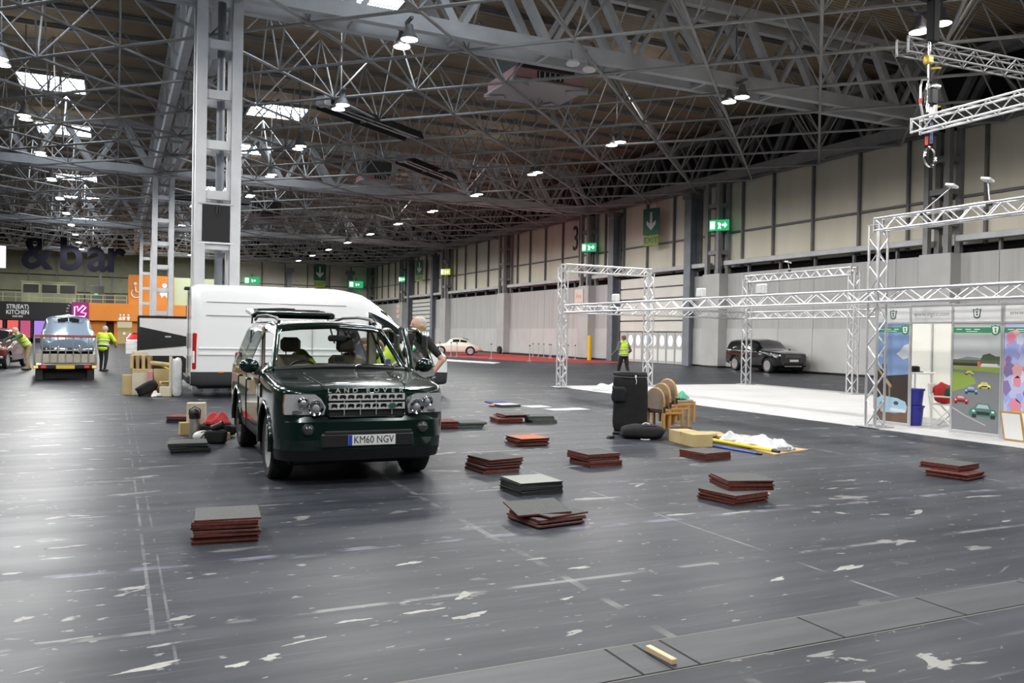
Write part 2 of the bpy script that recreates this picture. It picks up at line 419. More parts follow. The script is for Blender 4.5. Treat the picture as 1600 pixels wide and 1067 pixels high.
BEAM_A = unit_beam('diagonal', STEEL, .26, .26); BEAM_B = unit_beam('diagonal', STEEL, .15, .15); TIE = unit_beam('tie', STEEL, .12, .12)
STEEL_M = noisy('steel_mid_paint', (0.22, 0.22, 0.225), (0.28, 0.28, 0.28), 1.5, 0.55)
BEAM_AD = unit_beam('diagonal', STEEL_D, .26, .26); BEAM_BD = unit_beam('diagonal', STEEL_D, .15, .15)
def truss(label, a, b, planes=(-.52, .52), dark=False, kind_name='roof_truss'):
    """primary lattice girder from a to b (plan points)"""
    A, B = Vector((*a, 0)), Vector((*b, 0)); L_ = (B - A).length; d = (B - A) / L_; nrm = Vector((-d.y, d.x, 0)); ang = math.atan2(d.y, d.x)
    t = thing(kind_name, label, None, A, ang, kind='structure')
    m = STEEL_M if dark else STEEL; step = 3.2; n = int((L_ - 1.2) / step)
    off = (L_ - n * step) / 2
    for s in planes:
        MB().b2((0.6, s - .14, Z_CH0), (L_ - .6, s + .14, Z_CH1)).build('lower_chord', m, t)
        MB().b2((0, s - .13, Z_T0), (L_, s + .13, Z_T1)).build('upper_chord', m, t)
        for k in range(n + 1):
            x = off + k * step
            for q, me in ((-1, BEAM_AD if dark else BEAM_A), (1, BEAM_BD if dark else BEAM_B)):
                x1 = x + q * (step / 2 - .1)
                if x1 < .1 or x1 > L_ - .1: continue
                inst('diagonal', me, t, between((x + q * .15, s, Z_CH1 - .05), (x1, s, Z_T0 + .05)))
    if len(planes) > 1:
        for k in range(n + 1):
            inst('tie', TIE, t, between((off + k * step, planes[0], Z_CH0 + .07), (off + k * step, planes[1], Z_CH0 + .07)))
    return t
names = ['nearest', 'second', 'third', 'farthest']
for y, w in zip(YB, names):
    truss('%s cross girder of the roof, right of the column line' % w, (XC, y), (XW, y))
    truss('%s cross girder of the roof, left of the column line' % w, (X_L, y), (XC, y))
for y0, w in zip((-5, 25, 55, 85), ('overhead of the viewer', 'from the nearest column to the second', 'from the second column to the third', 'beyond the third column')):
    truss('long girder along the columns, %s' % w, (XC, y0), (XC, y0 + 30), planes=(-.5, .5))
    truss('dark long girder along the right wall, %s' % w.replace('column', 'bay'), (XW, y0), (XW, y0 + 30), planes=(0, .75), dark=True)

# space frame between the girders
ZN = 10.72; ZT = 13.75
FRAME = noisy('roof_frame_grey', (0.28, 0.275, 0.27), (0.36, 0.355, 0.35), 1.0, 0.45)
TUBE = unit_bar('tube', FRAME, .055, 8); STRUT = unit_bar('strut', FRAME, .033, 6)
def space_frame(x0, y0, single, label):
    t = thing('roof_space_frame', label, None, (x0, y0, 0), kind='structure'); segs = []; lows = []
    for k in range(-6, 7):
        c = 2.5 + 5 * k     # y - x = c and x + y = 30 - c
        if -30 < c < 30:
            lows.append(((max(0, -c), max(0, c), ZN), (min(30, 30 - c), min(30, 30 + c), ZN)))
            s = 30 - c
            lows.append(((max(0, s - 30), min(30, s), ZN), (min(30, s), max(0, s - 30), ZN)))
    tops = [(5 * i, 5 * j) for i in range(1, 6) for j in range(1, 6)] + [(2.5 + 5 * i, 2.5 + 5 * j) for i in range(6) for j in range(6)]
    for x, y in tops:
        for dx, dy in ((2.5, 0), (-2.5, 0), (0, 2.5), (0, -2.5)): segs.append(((x + dx, y + dy, ZN), (x, y, ZT)))
    if single:
        for a, b in lows: inst('tube', TUBE, t, between(a, b))
        for a, b in segs: inst('strut', STRUT, t, between(a, b))
    else:
        m = MB()
        for a, b in lows: m.cyl(a, b, .055, n=6, caps=False)
        for a, b in segs: m.cyl(a, b, .033, n=5, caps=False)
        tag(m.build('strut_lattice', FRAME, t, 60), kind='stuff')
    for k in range(1, 12):
        MB().b2((0, 2.5 * k - .05, 14.10), (30, 2.5 * k + .05, 14.28)).build('purlin', STEEL_M, t)
space_frame(XC, 25, True, 'tubular roof frame right of the nearest column')
space_frame(X_L, 25, False, 'tubular roof frame left of the nearest column')
space_frame(XC, -5, False, 'tubular roof frame above the hanging lighting truss')
space_frame(XC, 55, False, 'tubular roof frame right of the second column')
space_frame(X_L, 55, False, 'tubular roof frame left of the second column')
space_frame(XC, 85, False, 'tubular roof frame over the far right of the hall')
space_frame(X_L, 85, False, 'tubular roof frame over the food and toilet block')

# ---------------------------------------------------------------- columns
def column(x, y, label, m, h=10.9, hw=.46, leg=.27, batten_dz=1.38, z0=0.0, depth=None, kind='structure'):
    t = thing('lattice_column', label, None, (x, y, 0), kind='structure'); hd = hw if depth is None else depth
    L_ = MB().b2((-leg / 2, -leg / 2, z0), (leg / 2, leg / 2, h)).mesh('leg', m)
    for sx in (-1, 1):
        for sy in (-1, 1): inst('leg', L_, t, Matrix.Translation((sx * hw, sy * hd, 0)))
    bx = MB().box((0, 0, 0), (2 * hw - leg, .12, .24)).mesh('batten', m); by = MB().box((0, 0, 0), (.12, 2 * hd - leg, .24)).mesh('batten', m)
    z = z0 + 1.25
    while z < h - .3:
        for s in (-1, 1):
            inst('batten', bx, t, Matrix.Translation((0, s * hd, z))); inst('batten', by, t, Matrix.Translation((s * hw, 0, z)))
        z += batten_dz
    return t
c1 = column(XC, 25, 'nearest pale grey lattice column rising behind the white van', STEEL)
MB().cyl((.1, .1, 0), (.1, .1, 10.9), .11, n=12).build('downpipe', STEEL_B, c1, 40)
column(XC, 55, 'second grey lattice column of the row, beside the white race trailer', STEEL)
column(XC, 85, 'third grey lattice column of the row, in front of the orange toilets', STEEL)
GREY_C = noisy('casing_grey', (0.42, 0.415, 0.41), (0.48, 0.475, 0.47), .8, .5)
cn = ['beside the graphics booth', 'nearest the hanging hoist', 'behind the parked black off-roader', 'beside the numeral 3', 'behind the red carpet', 'beside the white classic coupe', 'near the far right corner', 'in the far right corner']
for y, w in zip(COLY, cn):
    t = column(32.2, y, 'wall column of grey steel %s' % w, STEEL_M, hw=.36, leg=.24, depth=.5)
    MB().b2((-.50, -.78, 0.1), (.40, .78, 5.5), .02).build('casing', GREY_C, t)
    MB().b2((-.51, -.79, 0), (.40, .79, .1)).build('skirting', BLACK, t)
for k, (a, b) in enumerate(DOORS):
    for y, w in ((a - .75, 'right'), (b + .75, 'left')):
        t = thing('door_column', 'blue grey steel column %s of the %s roller door' % (w, ('nearer', 'farther')[k]), None, (32.22, y, 0), kind='structure')
        MB().b2((-.35, -.32, 0), (-.27, .32, 10.3)).build('flange', STEEL_B, t); MB().b2((.27, -.32, 0), (.35, .32, 10.3)).build('flange', STEEL_B, t)
        MB().b2((-.27, -.1, 0), (.27, .1, 10.3)).build('web', STEEL_B, t); MB().b2((-.45, -.45, 10.3), (.45, .45, 10.55), .02).build('cap', STEEL_D, t)
for x, w in ((20.9, 'left'), (29.2, 'right')):
    t = thing('door_column', 'blue grey steel column %s of the far exit sign' % w, None, (x, Y_F - .6, 0), kind='structure')
    MB().b2((-.3, -.3, 0), (.3, .3, 9.6), .02).build('shaft', STEEL_B, t); MB().b2((-.55, -.45, 9.6), (.55, .45, 10.1), .02).build('cap', STEEL_B, t)

# ---------------------------------------------------------------- roller doors
SHUT = noisy('shutter_white', (0.66, 0.65, 0.60), (0.72, 0.71, 0.66), 1, .45)
OVAL = emis('door_daylight', (0.62, 0.74, 1.0), 2.2)
LEAF = mat('door_leaf', (0.50, 0.50, 0.47), 0.5)
for k, (a, b) in enumerate(DOORS):
    d = thing('door_%d' % (k + 1), '%s white sectional roller door with personnel doors in its foot' % ('nearer', 'farther')[k], None, (32.35, a, 0), kind='structure')
    W = b - a; z = 2.1
    MB().b2((.06, 0, 0), (.12, W, 5.75)).build('backing', STEEL_D, d)
    while z < 5.6:
        MB().b2((-.06, 0, z), (.06, W, min(z + (.66 if k == 0 else .36), 5.75)), .03).build('shutter_panel', SHUT, d); z += .74 if k == 0 else .46
    n = 8; w = W / n
    for i in range(n):
        lf = MB().b2((-.04, i * w + .03, .02), (.05, (i + 1) * w - .03, 2.04), .01).build('door_leaf', LEAF, d)
        MB().lathe([(.0, 0), (.24, 0), (.24, .012), (0, .012)], 18, M=Matrix.Translation((-.052, (i + .5) * w, 1.5)) @ Matrix.Rotation(PI / 2, 4, 'Y') @ Matrix.Diagonal((1.45, 1, 1, 1))).build('oval_window', OVAL, lf)
        MB().b2((-.05, i * w + .12, .2), (-.04, (i + 1) * w - .12, .95), .004).build('kick_panel', WHITE_M, lf)
    if k == 0:
        MB().b2((-.075, 3.0, 3.55), (-.06, 5.6, 3.68)).build('warning_strip', mat('sign_red', (.55, .03, .03), .5), d)

# ---------------------------------------------------------------- roof lights
PANE = emis('daylight_pane', (0.80, 0.90, 1.0), SKY_STRENGTH, True)
sk = 0
for cy in (-5, 25, 55, 85, 115):
    for sy in (-5.6, 5.6):
        y = cy + sy
        if y < -8 or y > 113: continue
        for sx in (-5.6, 5.6):
            sk += 1
            t = thing('window_%d' % sk, 'square roof light with bright daylight panes', None, (XC + sx, y, 14.2), group='roof lights either side of the column line', kind='structure')
            for j in range(4): MB().b2((-1.5, -1.5 + j * .75 + .03, 0), (1.5, -1.5 + (j + 1) * .75 - .03, .03)).build('pane', PANE, t)
            for j in range(5): MB().b2((-1.5, -1.5 + j * .75 - .03, -.03), (1.5, -1.5 + j * .75 + .03, .02)).build('glazing_bar', STEEL_D, t)
            for s in (-1, 1): MB().b2((s * 1.55 - .06, -1.6, -.15), (s * 1.55 + .06, 1.6, .09)).build('kerb', STEEL_D, t)

# ---------------------------------------------------------------- high bay lamps
LAMP_E = emis('lamp_diffuser', (1.0, 0.96, 0.88), 14.0)
def lamp_proto():
    t = thing('high_bay_lamp', 'pair of round white high bay lamps hung from the roof', 'lamp', group='high bay lamps under the roof')
    MB().b2((-.05, -.6, .55), (.05, .6, .62)).build('bracket', STEEL_D, t)
    MB().cyl((0, 0, .6), (0, 0, 3.95), .025, n=6).build('hanger', STEEL_D, t)
    for s in (-1, 1):
        h = MB().lathe([(.0, .45), (.1, .44), (.12, .3), (.2, .14), (.28, .02), (.28, 0), (.25, 0)], 20, (0, s * .36, 0)).build('housing', STEEL_D, t, 40)
        MB().lathe([(0, .0), (.25, .0), (.25, .015), (0, .015)], 20, (0, s * .36, -.005)).build('diffuser', LAMP_E, h)
        MB().cyl((0, s * .36, .44), (0, s * .36, .58), .02, n=6).build('stem', STEEL_D, h)
    return t
lp = lamp_proto(); index_kids(); first = True
LL = bpy.data.lights.new('high_bay_light', 'SPOT'); LL.shadow_soft_size = 0.4; LL.energy = LAMP_W; LL.color = (1.0, 0.985, 0.955); LL.spot_size = R(176); LL.spot_blend = 0.35
LU = bpy.data.lights.new('deck_fill', 'POINT'); LU.shadow_soft_size = 0.4; LU.energy = LAMP_W * .04; LU.color = (1.0, 0.97, 0.92)  # added fill with no fitting of its own, only to brighten the roof deck
for x in (-15.0, -3.55, 7.77, 20.3):
    for k in range(-4, 11):
        y = 24.4 + 8.1 * k
        if x < -10 and (k % 2 or k < -2): continue
        o = lp if first else copy_tree(lp); first = False
        o.location = (x, y, 10.4)
        row = {-15.0: 'the row out at the left', -3.55: 'the row left of the columns', 7.77: 'the row right of the columns', 20.3: 'the row toward the right wall'}[x]
        ordn = ('nearest', 'second', 'third', 'fourth', 'fifth', 'sixth', 'seventh', 'eighth', 'ninth', 'tenth', 'eleventh', 'twelfth', 'thirteenth')
        o['label'] = 'pair of round white high bay lamps, %s in %s' % (ordn[k + 2] if k >= -2 else 'unseen', row)
        l = bpy.data.objects.new('lamp_light', LL); COL.objects.link(l); l.parent = o; l.location = (0, 0, -.08)
        if (k + int(x > 0)) % 2 == 0 and -10 < x and k > -3:
            l = bpy.data.objects.new('deck_fill_light', LU); COL.objects.link(l); l.parent = o; l.location = (.5, 0, 1.6)

# ---------------------------------------------------------------- heaters, ventilation units, signs, pendant lamps
def heater(x, y, z, ang, L_, label):
    t = thing('radiant_heater', label, 'heater', (x, y, z), ang)
    MB().prism([(-.55, 0), (-.42, .32), (.42, .32), (.55, 0), (.5, 0), (.38, .28), (-.38, .28), (-.5, 0)], -L_ / 2, L_ / 2, 'x').build('reflector', BLACK_M, t)
    MB().cyl((-L_ / 2, -.18, .12), (L_ / 2, -.18, .12), .05, n=8).build('burner_tube', ALU_D, t, 40)
    MB().cyl((-L_ / 2, .18, .12), (L_ / 2, .18, .12), .05, n=8).build('burner_tube', ALU_D, t, 40)
    MB().b2((-L_ / 2 - .35, -.25, .02), (-L_ / 2, .25, .4), .02).build('burner_box', ALU_D, t)
    for s in (-1, 1): MB().cyl((s * L_ * .35, 0, .3), (s * L_ * .35, 0, 2.6), .018, n=6).build('hanger', STEEL_D, t)
heater(9.9, 35.4, 10.6, R(36), 6.0, 'long black radiant heater nearest the first cross girder')
heater(15.5, 44.2, 10.6, R(42), 5.2, 'black radiant heater in the middle of the roof')
heater(6.0, 62.0, 10.6, R(0), 5.0, 'black radiant heater beyond the second cross girder')
VENT_W = mat('vent_grey', (0.42, 0.40, 0.40), .5); VENT_P = mat('vent_pink', (0.45, 0.25, 0.26), .5)
def vent(x, y, z, label, s=1.0):
    t = thing('ventilation_unit', label, 'ventilation unit', (x, y, z))
    MB().b2((-1.2 * s, -1.0 * s, .5 * s), (1.2 * s, 1.0 * s, 1.7 * s), .05).build('housing', mat('vent_dark', (.06, .06, .065), .6), t)
    MB().b2((-1.5 * s, -1.25 * s, .05 * s), (1.5 * s, 1.25 * s, .5 * s), .06).build('plenum', VENT_P, t)
    MB().b2((-1.6 * s, -1.35 * s, -.06 * s), (1.6 * s, 1.35 * s, .06 * s), .03).build('diffuser_plate', VENT_W, t)
    g = MB().b2((-.55 * s, -1.27 * s, .14 * s), (.55 * s, -1.24 * s, .42 * s)).build('grille', BLACK_M, t)
    for k in range(5): MB().b2(((-.5 + k * .22) * s, -1.3 * s, .16 * s), ((-.5 + k * .22 + .05) * s, -1.26 * s, .4 * s)).build('slat', VENT_W, g)
    for a, b in ((-1, -1), (1, -1), (1, 1), (-1, 1)):
        MB().box((a * 1.25 * s, b * 1.05 * s, -.1 * s), (.8 * s, .5 * s, .06 * s), .01, Euler((0, 0, a * b * .6)).to_matrix()).build('deflector', VENT_W, t)
    MB().cyl((0, 0, 1.7 * s), (0, 0, 14.2 - z), .05, n=6).build('hanger', STEEL_D, t)
vent(14.6, 29.3, 11.1, 'grey and pink ventilation unit under the nearest roof bay')
vent(14.6, 51.5, 11.1, 'ventilation unit under the roof, just before the second cross girder', .7)
vent(11.5, 75.0, 11.1, 'ventilation unit far back above the white van')
GREEN_E = emis('exit_green', (0.03, 0.75, 0.28), 0.6); WHITE_E = emis('exit_white', (0.9, 1.0, 0.92), 1.6); YEL_E = emis('exit_yellow', (0.75, 0.85, 0.15), 0.8)
def exit_box(p, right, label, w=1.15, h=.62, green=GREEN_E):
    """lit emergency sign: green box with running figure, door and arrow in white"""
    t = thing('exit_sign', label, 'exit sign', p, math.atan2(right[1], right[0]))
    MB().b2((-w / 2, 0, -h / 2), (w / 2, .14, h / 2), .01).build('case', green, t)
    MB().b2((-w * .44, -.012, -h * .36), (-w * .2, 0, h * .36)).build('door_symbol', WHITE_E, t)
    f = MB().prism([(-.05, -.2), (.0, -.02), (-.08, .1), (.0, .16), (.1, .1), (.16, .0), (.08, -.03), (.14, -.2), (.08, -.22), (.03, -.08), (-.0, -.22)], -.012, 0, 'y')
    f.build('runner_symbol', WHITE_E, t)
    MB().prism([(.2, -.06), (.34, -.06), (.34, -.18), (.5, 0), (.34, .18), (.34, .06), (.2, .06)], -.012, 0, 'y').build('arrow_symbol', WHITE_E, t)
    MB().b2((-.04, .02, h / 2), (.04, .1, h / 2 + .5)).build('bracket', STEEL_D, t)
r_w = (0.55, -0.83, 0)
exit_box((31.62, 39.25, 8.3), r_w, 'lit green exit sign on the wall column behind the black off-roader')
exit_box((31.62, 54.15, 8.3), r_w, 'lit green exit sign beside the numeral 3')
exit_box((31.62, 84.2, 8.3), r_w, 'yellowish exit sign on the column above the white coupe', green=YEL_E)
exit_box((31.62, 99.3, 8.3), r_w, 'pale lit exit sign left of the farther roller door', .9)
exit_box((29.9, 114.35, 8.3), (1, 0, 0), 'lit green exit sign in the far right corner', 2.0, .9)
exit_box((16.2, 115.46, 8.3), (1, 0, 0), 'lit green exit sign on the far wall above the white van', 2.0, .9)
SIGN_G = mat('sign_green', (0.02, 0.12, 0.07), .5); SIGN_GY = mat('sign_green_yellow', (0.28, 0.38, 0.06), .5)
def hang_sign(p, right, label, s=1.0):
    t = thing('arrow_sign', label, 'sign', p, math.atan2(right[1], right[0]))
    MB().b2((-.75 * s, 0, -1.0 * s), (.75 * s, .05, 1.05 * s)).build('board', SIGN_G, t)
    MB().prism([(-.1 * s, .75 * s), (.1 * s, .75 * s), (.1 * s, -.15 * s), (.42 * s, .1 * s), (.42 * s, -.2 * s), (0, -.65 * s), (-.42 * s, -.2 * s), (-.42 * s, .1 * s), (-.1 * s, -.15 * s)], -.02, 0, 'y').build('arrow', WHITE_M, t)
    lo = MB().b2((-.68 * s, 0, -1.85 * s), (.68 * s, .05, -1.04 * s)).build('word_board', SIGN_GY, t)
    text('exit_word', 'EXIT', .62 * s, SIGN_G, Matrix.Translation((0, -.01, -1.44 * s)) @ Matrix.Rotation(PI / 2, 4, 'X'), t, .005)
    for q in (-.5, .5): MB().cyl((q * s, .02, 1.05 * s), (q * s, .02, 2.0 * s), .015, n=5).build('chain', STEEL_D, t)
hang_sign((31.75, 46.3, 9.3), (0.35, -.94, 0), 'hanging green down-arrow exit sign above the nearer roller door', .85)
hang_sign((31.75, 93.0, 9.3), (0.35, -.94, 0), 'hanging green down-arrow exit sign above the farther roller door', .85)
hang_sign((24.9, 114.3, 9.7), (1, 0, 0), 'green down-arrow exit sign hanging on the far wall', 1.1)
def fire_sign(y, label):
    t = thing('fire_point_sign', label, 'sign', (31.68, y, 4.4), -PI / 2)
    MB().b2((-.62, -.05, -.85), (.62, 0, .85), .01).build('board', mat('sign_cream', (.72, .66, .6), .5), t)
    rt = mat('sign_orange_red', (.75, .16, .06), .5)
    for s, z in (('Fire', .32), ('point', -.25)): text('lettering', s, .5, rt, Matrix.Translation((0, -.056, z)) @ Matrix.Rotation(PI / 2, 4, 'X'), t, .004)
fire_sign(55.5, 'cream fire point board with orange words below the numeral 3')
fire_sign(100.6, 'far cream fire point board left of the farther roller door')
def bollard():
    t = thing('bollard', 'yellow steel bollard left of the nearer roller door', 'bollard', (30.6, 52.0, 0))
    MB().cyl((0, 0, 0), (0, 0, 1.7), .15, n=16).build('post', mat('safety_yellow', (.75, .5, .02), .5), t, 40)
    MB().lathe([(.15, 0), (.11, .06), (0, .09)], 16, (0, 0, 1.7)).build('cap', mat('safety_yellow', (.75, .5, .02), .5), t, 60)
bollard()
def column_panel():
    t = thing('column_display_panel', 'black rectangular panel clamped in the nearest column', 'panel', (XC - .05, 25 - .62, 4.6))
    MB().b2((-.36, 0, -.5), (.36, .06, .5), .01).build('board', BLACK_M, t)
    for s in (-1, 1):
        MB().cyl((-.46, .03, s * .53), (.46, .03, s * .53), .03, n=8).build('clamp_bar', ALU, t, 40)
    MB().tube([(0.02, -.03, .5), (.0, -.06, .3), (.06, -.05, .2), (.1, -.03, .5)], .012, 6).build('cable', BLACK, t, 60)
column_panel()

for k, (x, y, w_) in enumerate(((13.4, 24.2, 'left'), (14.0, 24.15, 'right'))):  # two hung discs: pendant lamps, built without light
    t = thing('pendant_lamp', 'white disc hung below the nearest cross girder, %s of two' % w_, 'pendant', (x, y, 10.55 - .12 * k))
    MB().lathe([(0, .0), (.20, .0), (.24, .05), (.16, .13), (0, .14)], 20).build('dish', WHITE_M, t, 50)
    MB().cyl((0, 0, .12), (0, .2, 10.95 - 10.55 + .12 * k + .3), .012, n=5).build('hanger', STEEL_D, t)
# ================================================================ FAR BLOCK: food bar and toilets
BY = 101.0
def far_x(px):       # plan x on the block front seen at that column of the view
    a = (px - 800) / F_PX; d = _f + _rc * a; return d.x / d.y * BY
ORANGE = noisy('orange_wall', (.62, .20, .02), (.68, .23, .03), .5, .6); FASCIA = mat('fascia_black', (.008, .008, .011), .5)
OLIVE = mat('olive_cream', (.42, .43, .27), .6)
SIGN_W = mat('sign_white', (.75, .75, .75), .5)
def far_block():
    xb0, xb1, xo0, xo1 = far_x(-60), far_x(136), far_x(136), far_x(290)
    b = thing('food_bar_block', 'black food bar front with a lit fascia at the far left', 'building', (0, 0, 0))
    MB().b2((xb0, BY, 2.35), (xb1, BY + 6, 4.25), .02).build('fascia', FASCIA, b)
    MB().b2((xb0, BY + 1.2, 0), (xb1, BY + 1.4, 2.35)).build('rear_wall', FASCIA, b)
    for k, (p0, p1, c, s) in enumerate(((-30, 3, (.9, .2, .2), .9), (11, 28, (.95, .12, .10), .9), (30, 47, (.75, .10, .25), .7), (53, 70, (.45, .25, .85), .9), (76, 90, (.5, .2, .7), .5))):
        MB().b2((far_x(p0), BY + .05, .5), (far_x(p1), BY + .12, 2.3)).build('lit_window', emis('bar_light_%d' % k, c, s), b)
    for px in (5, 28.5, 48, 72, 92, 134): MB().b2((far_x(px), BY, 0), (far_x(px + 3), BY + .2, 2.35)).build('mullion', FASCIA, b)
    MB().b2((xb0, BY, 0), (xb1, BY + .15, .5)).build('plinth', FASCIA, b)
    for s, z, h in (('STR(EAT)', 3.72, .62), ('KITCHEN', 3.14, .62), ('AND BAR', 2.72, .28)):
        text('sign_word', s, h, SIGN_W, front_M2(far_x(27), BY - .03, z), b, .02, sx=.80, bold=.02)
    for k, ch in enumerate('STREET'):
        a = R(200 - k * 16); text('sign_letter', ch, .30, SIGN_W, front_M2(far_x(124) + 1.15 * math.cos(a), BY - .03, 3.45 + 1.15 * math.sin(a)) @ Matrix.Rotation(a - PI / 2, 4, 'Z'), b, .02)
    n = thing('neon_arrow', 'glowing pink neon arrow sign on the black fascia', 'neon sign', (far_x(125), BY - .14, 3.42))
    MB().b2((-.85, 0, -.95), (.80, .05, .95), .01).build('backing', mat('neon_back', (.22, .01, .12), .5), n)
    PK = emis('neon_pink', (1.0, .25, .75), 4.0)
    MB().tube([(-.55, -.05, .45), (-.28, -.05, .5), (-.25, -.05, .0), (.25, -.05, .6), (.52, -.05, .42), (.05, -.05, -.15), (.55, -.05, -.22), (.4, -.05, -.58), (-.55, -.05, -.55)], .07, 6, True).build('tube', PK, n, 50)
    # toilets
    o = thing('toilet_block', 'orange toilet block with white symbols', 'building', (0, 0, 0))
    MB().b2((xo0, BY, 2.45), (xo1, BY + 6, 4.35), .02).build('fascia', ORANGE, o)
    MB().b2((far_x(200), BY + .3, 4.35), (far_x(271), BY + 6, 7.55), .02).build('tower', ORANGE, o)
    MB().b2((far_x(271), BY + .5, 4.35), (far_x(343), BY + 6, 7.45), .02).build('side_wall', mat('pale_green_wall', (.50, .55, .36), .6), o)
    MB().b2((xo0, BY + .6, 0), (far_x(165), BY + .8, 2.45)).build('lower_wall', ORANGE, o)
    MB().b2((far_x(165), BY + 1.6, 0), (far_x(178), BY + 1.8, 2.45)).build('entrance', mat('entrance_brown', (.16, .05, .02), .7), o)
    MB().b2((far_x(178), BY + .6, 0), (far_x(183), BY + .8, 2.45)).build('lower_wall', ORANGE, o)
    d = MB().b2((far_x(183), BY + .55, 0), (far_x(206), BY + .7, 1.75)).build('door', mat('door_tan', (.45, .33, .14), .6), o)
    MB().b2((far_x(183), BY + .5, 1.75), (far_x(206), BY + .65, 2.4)).build('lit_panel', emis('panel_cream', (.9, .8, .5), .6), o)
    MB().lathe([(0, .02), (.16, .02), (.16, 0)], 16, M=front_M2(far_x(194), BY + .5, 1.1)).build('door_notice', SIGN_W, d)
    MB().b2((far_x(206), BY + .6, 0), (xo1, BY + .8, 2.45)).build('lower_wall', ORANGE, o)
    # wheelchair and baby symbols
    cx = far_x(211)
    MB().tube([(cx + .5 * math.cos(a) + .05, BY + .27, 5.55 + .5 * math.sin(a)) for a in np.linspace(2.3, 6.6, 16)], .07, 6).build('wheel_symbol', SIGN_W, o, 60)
    MB().tube([(cx - .05, BY + .27, 6.3), (cx, BY + .27, 5.7), (cx + .45, BY + .27, 5.65), (cx + .6, BY + .27, 5.2)], .08, 6).build('figure_symbol', SIGN_W, o, 60)
    MB().lathe([(0, .03), (.16, .03), (.16, 0)], 16, M=front_M2(cx - .05, BY + .28, 6.6)).build('head_symbol', SIGN_W, o)
    cx = far_x(256)
    MB().lathe([(0, .03), (.26, .03), (.26, 0)], 16, M=front_M2(cx, BY + .28, 6.5)).build('head_symbol', SIGN_W, o)
    MB().prism([(cx - .5, 5.6), (cx - .35, 6.05), (cx + .35, 6.05), (cx + .5, 5.6), (cx + .25, 5.1), (cx + .1, 5.35), (cx - .1, 5.35), (cx - .25, 5.1)], BY + .27, BY + .3, 'y').build('baby_symbol', SIGN_W, o)
    for k, px in enumerate((187.5, 193, 200)):
        x = far_x(px); MB().lathe([(0, .02), (.10, .02), (.10, 0)], 12, M=front_M2(x, BY - .02, 3.12)).build('head_symbol', SIGN_W, o)
        MB().prism([(x - (.06 if k == 0 else .18), 2.95), (x + (.06 if k == 0 else .18), 2.95), (x + (.22 if k == 0 else .1), 2.55), (x - (.22 if k == 0 else .1), 2.55)], BY - .03, BY - .01, 'y').build('figure_symbol', SIGN_W, o)
    # plant deck above: site cabin, railing, machinery
    c = thing('site_cabin', 'olive cream site cabin with three windows on the block roof', 'cabin', (far_x(30), BY + 1.2, 4.26))
    w = far_x(117) - far_x(30)
    MB().b2((0, 0, 0), (w, 2.4, 2.1), .03).build('shell', OLIVE, c); MB().b2((-.1, -.1, 2.1), (w + .1, 2.5, 2.2), .02).build('roof', OLIVE, c)
    for k in range(3):
        f = MB().b2((.12 + k * w / 3, -.04, .85), ((k + 1) * w / 3 - .02, 0, 1.98), .01).build('window', OLIVE, c)
        MB().b2((.2 + k * w / 3, -.05, .93), ((k + 1) * w / 3 - .10, -.03, 1.9)).build('pane', mat('cabin_pane', (.035, .037, .035), .3), f)
    rl = thing('roof_railing', 'pale railing along the front of the block roof', 'railing', (far_x(-60), BY + .4, 4.26))
    L_ = far_x(197) - far_x(-60)
    for z in (.5, .95): MB().cyl((0, 0, z), (L_, 0, z), .035, n=6).build('rail', OLIVE, rl, 50)
    for k in range(14): MB().cyl((L_ * k / 13, 0, 0), (L_ * k / 13, 0, .95), .035, n=6).build('post', OLIVE, rl, 50)
    mc = thing('plant_unit', 'dark plant machine with a green lamp on the block roof', 'machine', (far_x(150), BY + 1.2, 4.36))
    MB().b2((-.7, 0, 0), (.7, 1.2, 1.9), .04).build('cabinet', mat('plant_grey', (.09, .10, .09), .6), mc); MB().b2((-.25, -.02, .9), (.1, 0, 1.05)).build('green_lamp', emis('plant_green', (.1, 1, .4), .8), mc)
    MB().b2((.9, .3, 0), (1.7, 1.2, 1.1), .03).build('tank', mat('plant_grey', (.09, .10, .09), .6), mc); MB().cyl((.3, .6, 1.9), (.3, .6, 3.2), .12, n=10).build('flue', STEEL_D, mc, 50)
    # & bar, large dark letters hung in front of the wall
    g = thing('hanging_letters', 'huge dark letters reading and bar hung above the block', 'sign', (0, 0, 0)); LB = mat('letter_dark', (.010, .010, .016), .9, spec=.1)
    gy = BY - 1.5; k = gy / BY
    for ch, px, sz, z in (('&', 55, 4.9, 9.2), ('b', 109, 5.2, 9.3), ('a', 150, 5.2, 9.3), ('r', 178, 5.2, 9.3)):
        o2 = text('letter', ch, sz, LB, front_M2(far_x(px) * k, gy, z), g, .12, sx=.9, bold=.02)
    for px in (55, 70, 104, 116, 148, 178): MB().cyl((far_x(px) * k, gy, 10.0), (far_x(px) * k, gy, 14.25), .03, n=5).build('hanging_wire', STEEL_D, g)
    s = MB().b2((far_x(-60) , 93.0, 7.2), (far_x(9) * .93, 93.1, 9.3)); o3 = s.build('lit_screen', emis('screen_white', (.9, .95, 1.0), 1.2)); tag(o3, 'bright white screen cut off by the left edge of the view', 'screen')
    for x in (-6.5, -12): MB().cyl((x, 93.05, 9.3), (x, 93.05, 14.28), .03, n=5).build('hanger', STEEL_D, o3)
def front_M2(x, y, z): return face_M((x, y, z), (1, 0, 0), (0, 0, 1))
far_block()
